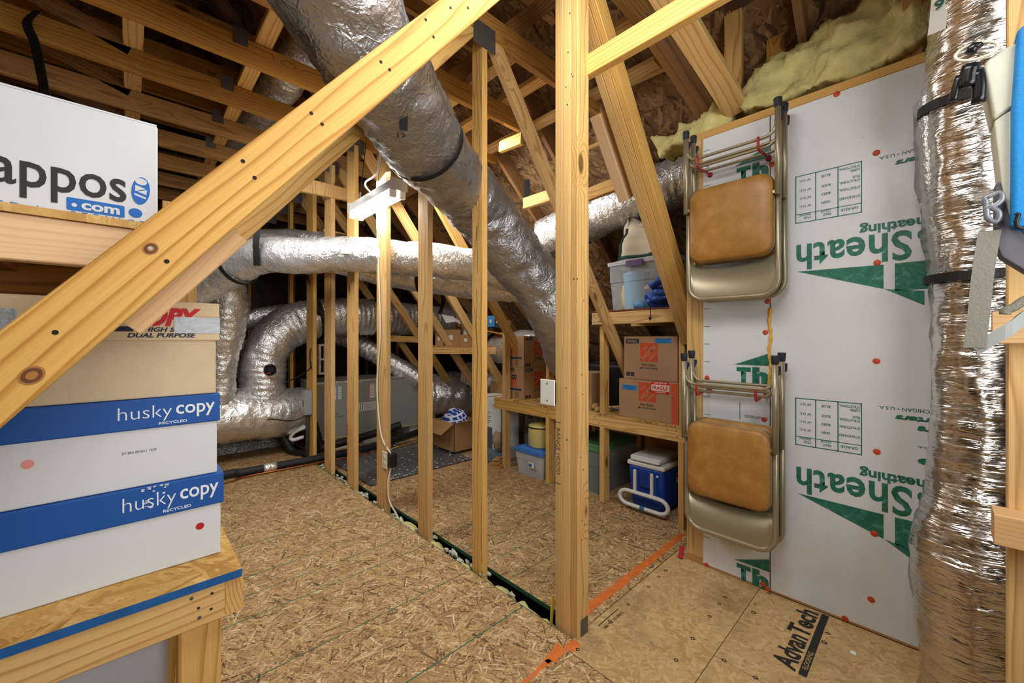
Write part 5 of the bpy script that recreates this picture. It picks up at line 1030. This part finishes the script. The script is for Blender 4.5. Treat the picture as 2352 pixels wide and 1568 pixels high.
# ---------------------------------------------------------------- left foreground: bench, shelf and boxes
BLUEP = plain('blue_edge_paint', '#145a9c', .6, var=.25, vs=30)
PLY = osb('bench_board', [(0.0, '#a87a3c'), (0.2, '#c59850'), (0.6, '#cea45c'), (1.0, '#d9b472')], size=.9, flake=(4, 120))
BY = 1.21
bench = thing('work_bench', 'pine bench with blue-edged board top under the stacked paper boxes', 'bench', (-.35, 1.48, 0))
m = M(); m.box((-.95, BY, .645), (.205, 1.76, .665)); m.build('bench_top', PLY, bench)
m = M(); m.box((-.95, BY - .0015, .6455), (.205, BY, .6645)); m.build('painted_edge', BLUEP, bench)
lumber('front_rail', (-.95, BY + .024, .6), (.170, BY + .024, .6), .089, .038, Z1, PINE2, bench)
lumber('side_rail', (.191, BY + .012, .598), (.191, 1.74, .598), .089, .038, Z1, PINE, bench)
lumber('rear_rail', (-.95, 1.72, .6), (.170, 1.72, .6), .089, .038, Z1, PINE, bench)
for x, y in ((.125, BY + .062), (.125, 1.68), (-.85, BY + .062), (-.85, 1.68)): lumber('leg', (x, y, 0), (x, y, .645 if y > 1.5 else .555), .086, .038, X1, PINE2, bench)
STEEL = plain('screw_steel', '#7d8288', .35, .9)
for px, py in ((440, 1374), (458, 1418)): disc('screw', at(px, py, y=BY + .0045), YN, .004, STEEL, bench, n=10)
for px, py in ((487, 1362), (456, 1396), (485, 1398)): disc('nail_hole', at(px, py, y=BY + .0047), YN, .0032, HOLE, bench, n=8)
BAGM = plain('cloudy_plastic', '#c3c4ca', .3, alpha=.9, var=.25, vs=7, bump=.6, bs=12)
m = M(); m.box((-.62, 1.33, .02), (.07, 1.62, .535)); tag(m.build('storage_bag', BAGM, bevel=.03, seg=3, smooth=True), 'cloudy zipped plastic bag under the bench', 'bag')
# ---- upper shelf at the left
us = thing('wall_shelf', 'upper pine shelf at the left edge carrying the white shipping box', 'shelf', (-.4, 1.45, 1.38))
lumber('front_rail', (-1.1, BY + .019, 1.444), (.09, BY + .019, 1.444), .089, .038, Z1, FIR, us)
lumber('rear_rail', (-1.1, 1.585, 1.425), (.02, 1.585, 1.425), .128, .038, Z1, CHORD, us)
m = M(); m.box((-1.1, BY - .006, 1.4895), (.09, 1.62, 1.506)); m.build('shelf_board', OSBS, us)
for x in (-.95, -.22): lumber('bearer', (x, BY + .04, 1.45), (x, 1.565, 1.45), .07, .038, Z1, CHORD, us)
for x in (-1.0,): lumber('support_post', (x, 1.6, 0), (x, 1.6, 1.39), .089, .038, X1, PINE, us)
lumber('support_post', (.0, 1.662 + .06, 0), (.0, 1.722, 1.36), .089, .038, X1, PINE, us)
WCARD = plain('white_box_card', '#ced0d4', .7, var=.05, vs=5, bump=.1, bs=70)
bx = thing('shipping_box', 'large white shipping box with black and blue lettering on the upper left shelf', 'box', (-.25, 1.46, 1.506))
ZX1 = .048; m = M(); m.box((-.58, 1.30, 1.506), (ZX1, 1.62, 1.764)); bxb = m.build('body', WCARD, bx, bevel=.004)
m = M(); m.box((-.578, 1.302, 1.764), (ZX1 - .002, 1.455, 1.768)); m.build('flap', WCARD, bx); m = M(); m.box((-.578, 1.462, 1.764), (ZX1 - .002, 1.618, 1.768)); m.build('flap', WCARD, bx)
ZF = 1.2995; CHAR = plain('charcoal_print', '#2a2a2b', .7); ZB = plain('logo_blue', '#1763b4', .65)
txt('appos', (-.205, ZF, 1.5405), X1, Z1, .198, .0775, CHAR, bxb, bold=.012); txt('Z', (-.285, ZF, 1.562), X1, Z1, .07, .085, CHAR, bxb, bold=.03)
patch('logo_bar', (-.101, ZF, 1.53), X1, Z1, .091, .0275, ZB, bxb, rr=.003); txt('com', (-.079, ZF, 1.5345), X1, Z1, .061, .0155, WCARD, bxb, bold=.035, eps=.0014)
disc('logo_dot', (-.0895, ZF - .0008, 1.542), YN, .0042, WCARD, bxb, .0006, 16)
def oval(cx, cz, a, b, rot, mat, nm, e): m = M(); m.add([(cx + a * math.cos(t) * math.cos(rot) - b * math.sin(t) * math.sin(rot), ZF - e, cz + a * math.cos(t) * math.sin(rot) + b * math.sin(t) * math.cos(rot)) for t in [2 * math.pi * k / 32 for k in range(32)]], [tuple(range(32))]); m.build(nm, mat, bxb)
oval(.0175, 1.600, .016, .033, -.10, ZB, 'logo_print', .0006); oval(.0085, 1.5455, .0118, .0108, 0, ZB, 'logo_print', .0006)
oval(.018, 1.622, .0105, .008, -.1, WCARD, 'logo_gap', .0010)
for pts in (((.008, 1.612), (.027, 1.606), (.0075, 1.597)), ((.011, 1.597), (.0285, 1.604), (.0275, 1.592)), ((.0065, 1.5925), (.027, 1.586), (.0265, 1.5815), (.0062, 1.588))):
    m = M(); m.add([(a, ZF - .0011, b) for a, b in pts], [tuple(range(len(pts)))]); m.build('logo_gap', WCARD, bxb)
txt('POWERED by SERVICE', (-.31, ZF, 1.507), X1, Z1, .335, .0215, ZB, bxb, bold=-.005, space=1.5)
# ---- the stack on the bench
SY = 1.338
LIDS = {}
def lidbox(name, label, x1, z0, zl, z1, bmat, lmat, over=.006, yo=0.0, dep=.285, cat='box', wd=.445):
    o = thing(name, label, cat, (x1 - wd / 2, SY + yo + dep / 2, z0)); y = SY + yo
    m = M(); m.box((x1 - wd, y, z0), (x1, y + dep, z1 - .006)); m.build('body', bmat, o, bevel=.003)
    m = M(); m.box((x1 - wd - over, y - over, zl), (x1 + over, y + dep + over, z1)); LIDS[o.name] = m.build('lid', lmat, o, bevel=.003); return o
HB = plain('paper_lid_blue', '#0f4f9e', .6, var=.10, vs=5)
HW = plain('paper_box_white', '#d0d2d5', .7, var=.04, vs=4, bump=.08, bs=60)
WH2 = plain('white_ink', '#dfe3ea', .6)
def husky(o, x1, zl, z1, y):
    h = z1 - zl
    txt('husky', (x1 - .198, y, zl + h * .22), X1, Z1, .098, h * .55, WH2, o, bold=-.012); txt('copy', (x1 - .092, y, zl + h * .25), X1, Z1, .080, h * .46, WH2, o, bold=.012)
    txt('RECYCLED', (x1 - .125, y, zl + h * .10), X1, Z1, .055, h * .09, WH2, o, bold=.02)
h1 = lidbox('paper_box', 'white paper box with blue lid and bright red dot, lowest on the bench', .178, .666, .803, .885, HW, HB, yo=.0)
husky(LIDS[h1.name], .184, .803, .885, SY - .0062)
disc('red_dot', (.133, SY - .0002, .752), YN, .009, plain('dot_red', '#b5141c', .6), h1)
WORN = plain('worn_card', '#c8cdd6', .8)
for k in range(26):
    x = .02 + random.random() * .05; z = .885 - random.random() ** 2 * .055; s_ = .0008 + random.random() * .0022
    m = M(); m.add([(x + s_ * 1.6 * math.cos(t) * random.uniform(.5, 1.2), SY - .0067, min(.8835, z + s_ * math.sin(t) * random.uniform(.5, 1.2))) for t in [k_ * 2 * math.pi / 7 for k_ in range(7)]], [tuple(range(7))]); m.build('worn_spot', WORN, LIDS[h1.name])
h2 = lidbox('paper_box', 'white paper box with blue lid, faded pink dot and stamped date, mid-stack', .170, .886, 1.026, 1.10, HW, HB, yo=.002)
husky(LIDS[h2.name], .176, 1.026, 1.10, SY - .0042)
disc('pink_dot', at(63, 1066, y=SY + .0018), YN, .0098, plain('dot_pink', '#dd8f88', .6), h2); txt('DT BRA 09/18/11  10:30', (-.015, SY + .002, .969), X1, Z1, .062, .006, GI, h2, bold=.02)
IV = plain('ivory_card', '#cfbc9c', .8, var=.14, vs=9, bump=.1, bs=70); IVL = plain('ivory_lid', '#d3be9a', .8, var=.06, vs=9)
h3 = lidbox('file_box', 'stained cream file box with taped lid and red and navy print, top of the stack', .168, 1.101, 1.243, 1.343, IV, IVL, over=.007, yo=.004)
yf = SY - .0032; DUCT = plain('duct_tape', '#8e9296', .4, .3, var=.12, vs=40, bump=.3, bs=60)
l3 = LIDS[h3.name]
patch('duct_tape', (.080, yf, 1.262), X1, Z1, .0955, .042, DUCT, l3, eps=.0012); patch('duct_tape', (-.25, yf, 1.262), X1, Z1, .076, .05, DUCT, l3, eps=.0012)
patch('masking_tape', (.125, yf, 1.305), X1, Z1, .05, .004, KTAPE, l3, eps=.0008)
txt('COPY', (-.01, yf, 1.279), X1, Z1, .145, .048, plain('print_red', '#c01f2a', .7), l3, bold=.05, shear=.3)
NV = plain('print_navy', '#1f2340', .7)
txt('HIGH SPEED', (.022, yf, 1.2655), X1, Z1, .10, .0115, NV, l3, bold=.035, shear=.25); txt('DUAL PURPOSE', (-.006, yf, 1.251), X1, Z1, .13, .0115, NV, l3, bold=.035, shear=.25)
patch('navy_block', (-.035, yf, 1.266), X1, Z1, .04, .012, NV, l3)
# ---------------------------------------------------------------- right edge: shelf post, rails and the backpack
rs = thing('side_shelf', 'pine shelf frame at the right edge before the silver riser duct', 'shelf', (1.62, -.5, 0))
lumber('post', (1.619, -.176, 0), (1.619, -.176, 2.3), .089, .038, Y1, PINE2, rs)
lumber('post', (1.619, -1.1, 0), (1.619, -1.1, 2.3), .089, .038, Y1, PINE2, rs)
lumber('upper_rail', (1.58, -.105, 1.276), (1.58, -1.15, 1.276), .08, .038, Z1, FIR, rs)
lumber('lower_rail', (1.56, -.105, .785), (1.56, -1.15, .785), .075, .08, Z1, FIR, rs)
lumber('bearer', (1.45, -.16, .785), (1.0, -.60, .785), .075, .04, Z1, FIR, rs) if False else None
BPB = plain('backpack_blue', '#1583c9', .6, var=.08, vs=20, bump=.3, bs=150); BPC = plain('backpack_cream', '#cfcdbb', .7, var=.05, vs=8, bump=.2, bs=120); BPG = plain('backpack_grey', '#62626a', .7, var=.1); WEB = plain('grey_webbing', '#7d7b70', .7, bump=.4, bs=200)
bp = thing('backpack', 'blue and cream backpack with black buckles hanging at the right edge', 'backpack', (1.45, -.3, 1.3))
def bpoly(pts, x, th, mat, nm, bev=.012):
    m = M(); m.prism([at(a, b, x=x) for a, b in pts][::-1], (th, 0, 0)); return m.build(nm, mat, bp, bevel=bev, seg=3, smooth=True)
bpoly([(2262, 138), (2300, 112), (2339, 94), (2338, 240), (2300, 262), (2282, 275), (2270, 225), (2258, 165)], 1.40, .10, BPC, 'side_panel')
bpoly([(2283, 278), (2302, 264), (2338, 243), (2336, 520), (2324, 515), (2300, 420)], 1.405, .10, BPC, 'side_panel')
bpoly([(2337, 62), (2372, 45), (2700, 60), (2720, 540), (2322, 524), (2324, 240)], 1.385, .13, BPB, 'front_panel', .02)
bpoly([(2286, 420), (2300, 415), (2324, 505), (2440, 640), (2400, 650), (2300, 590), (2285, 560)], 1.41, .05, BPG, 'shoulder_strap', .015)
m = M(); m.tube([at(a, b, x=1.378) for a, b in ((2352 - 20, 490), (2340, 492), (2334, 508), (2336, 522), (2352, 524))], .004, 8); m.build('zip_loop', BLK, bp, smooth=True)
c = at(2242, 118, x=1.395); m = M(); m.tube([c + V((0, .032 * math.cos(t), .018 * math.sin(t) + .004 * math.cos(t))) for t in [2 * math.pi * k / 20 for k in range(20)]], .0035, 8, closed=True); m.build('cord_loop', plain('pale_cord', '#c9c4b4', .6), bp, smooth=True)
for pts, r in (([(2232, 150), (2225, 175), (2222, 200)], .016), ([(2245, 165), (2250, 195), (2248, 235)], .012), ([(2205, 175), (2195, 205), (2190, 232)], .008), ([(2228, 122), (2240, 105), (2246, 110)], .010)):
    m = M(); m.tube(spl([at(a, b, x=1.39) for a, b in pts], .008), r, 12); m.build('buckle', plain('buckle_black', '#16171a', .2), bp, smooth=True)
for pts in ([(2262, 455), (2295, 442), (2300, 460), (2270, 478)], [(2266, 470), (2268, 500), (2288, 510), (2294, 488)]):
    m = M(); m.tube(spl([at(a, b, x=1.395) for a, b in pts + pts[:1]], .006), .0055, 8, closed=True); m.build('buckle_frame', plain('buckle_grey', '#7f838a', .35, .3), bp, smooth=True)
RW = V((0, -1, 0))
ribbon('webbing_strap', [at(a, b, x=1.40) for a, b in ((2274, 530), (2268, 560), (2256, 640), (2248, 720), (2238, 798))], RW, .034, WEB, bp)
ribbon('webbing_strap', [at(2245, 800, x=1.405), at(2290, 772, x=1.40), at(2325, 752, x=1.40), at(2352, 730, x=1.42), at(2420, 700, x=1.45)], Z1, .034, plain('pale_webbing', '#9aa09f', .7), bp)
m = M(); m.tube(spl([at(a, b, x=1.40) for a, b in ((2308, 722), (2312, 712), (2330, 705), (2352, 690), (2400, 670))], .008), .009, 8); m.build('strap_cord', WEB, bp, smooth=True)
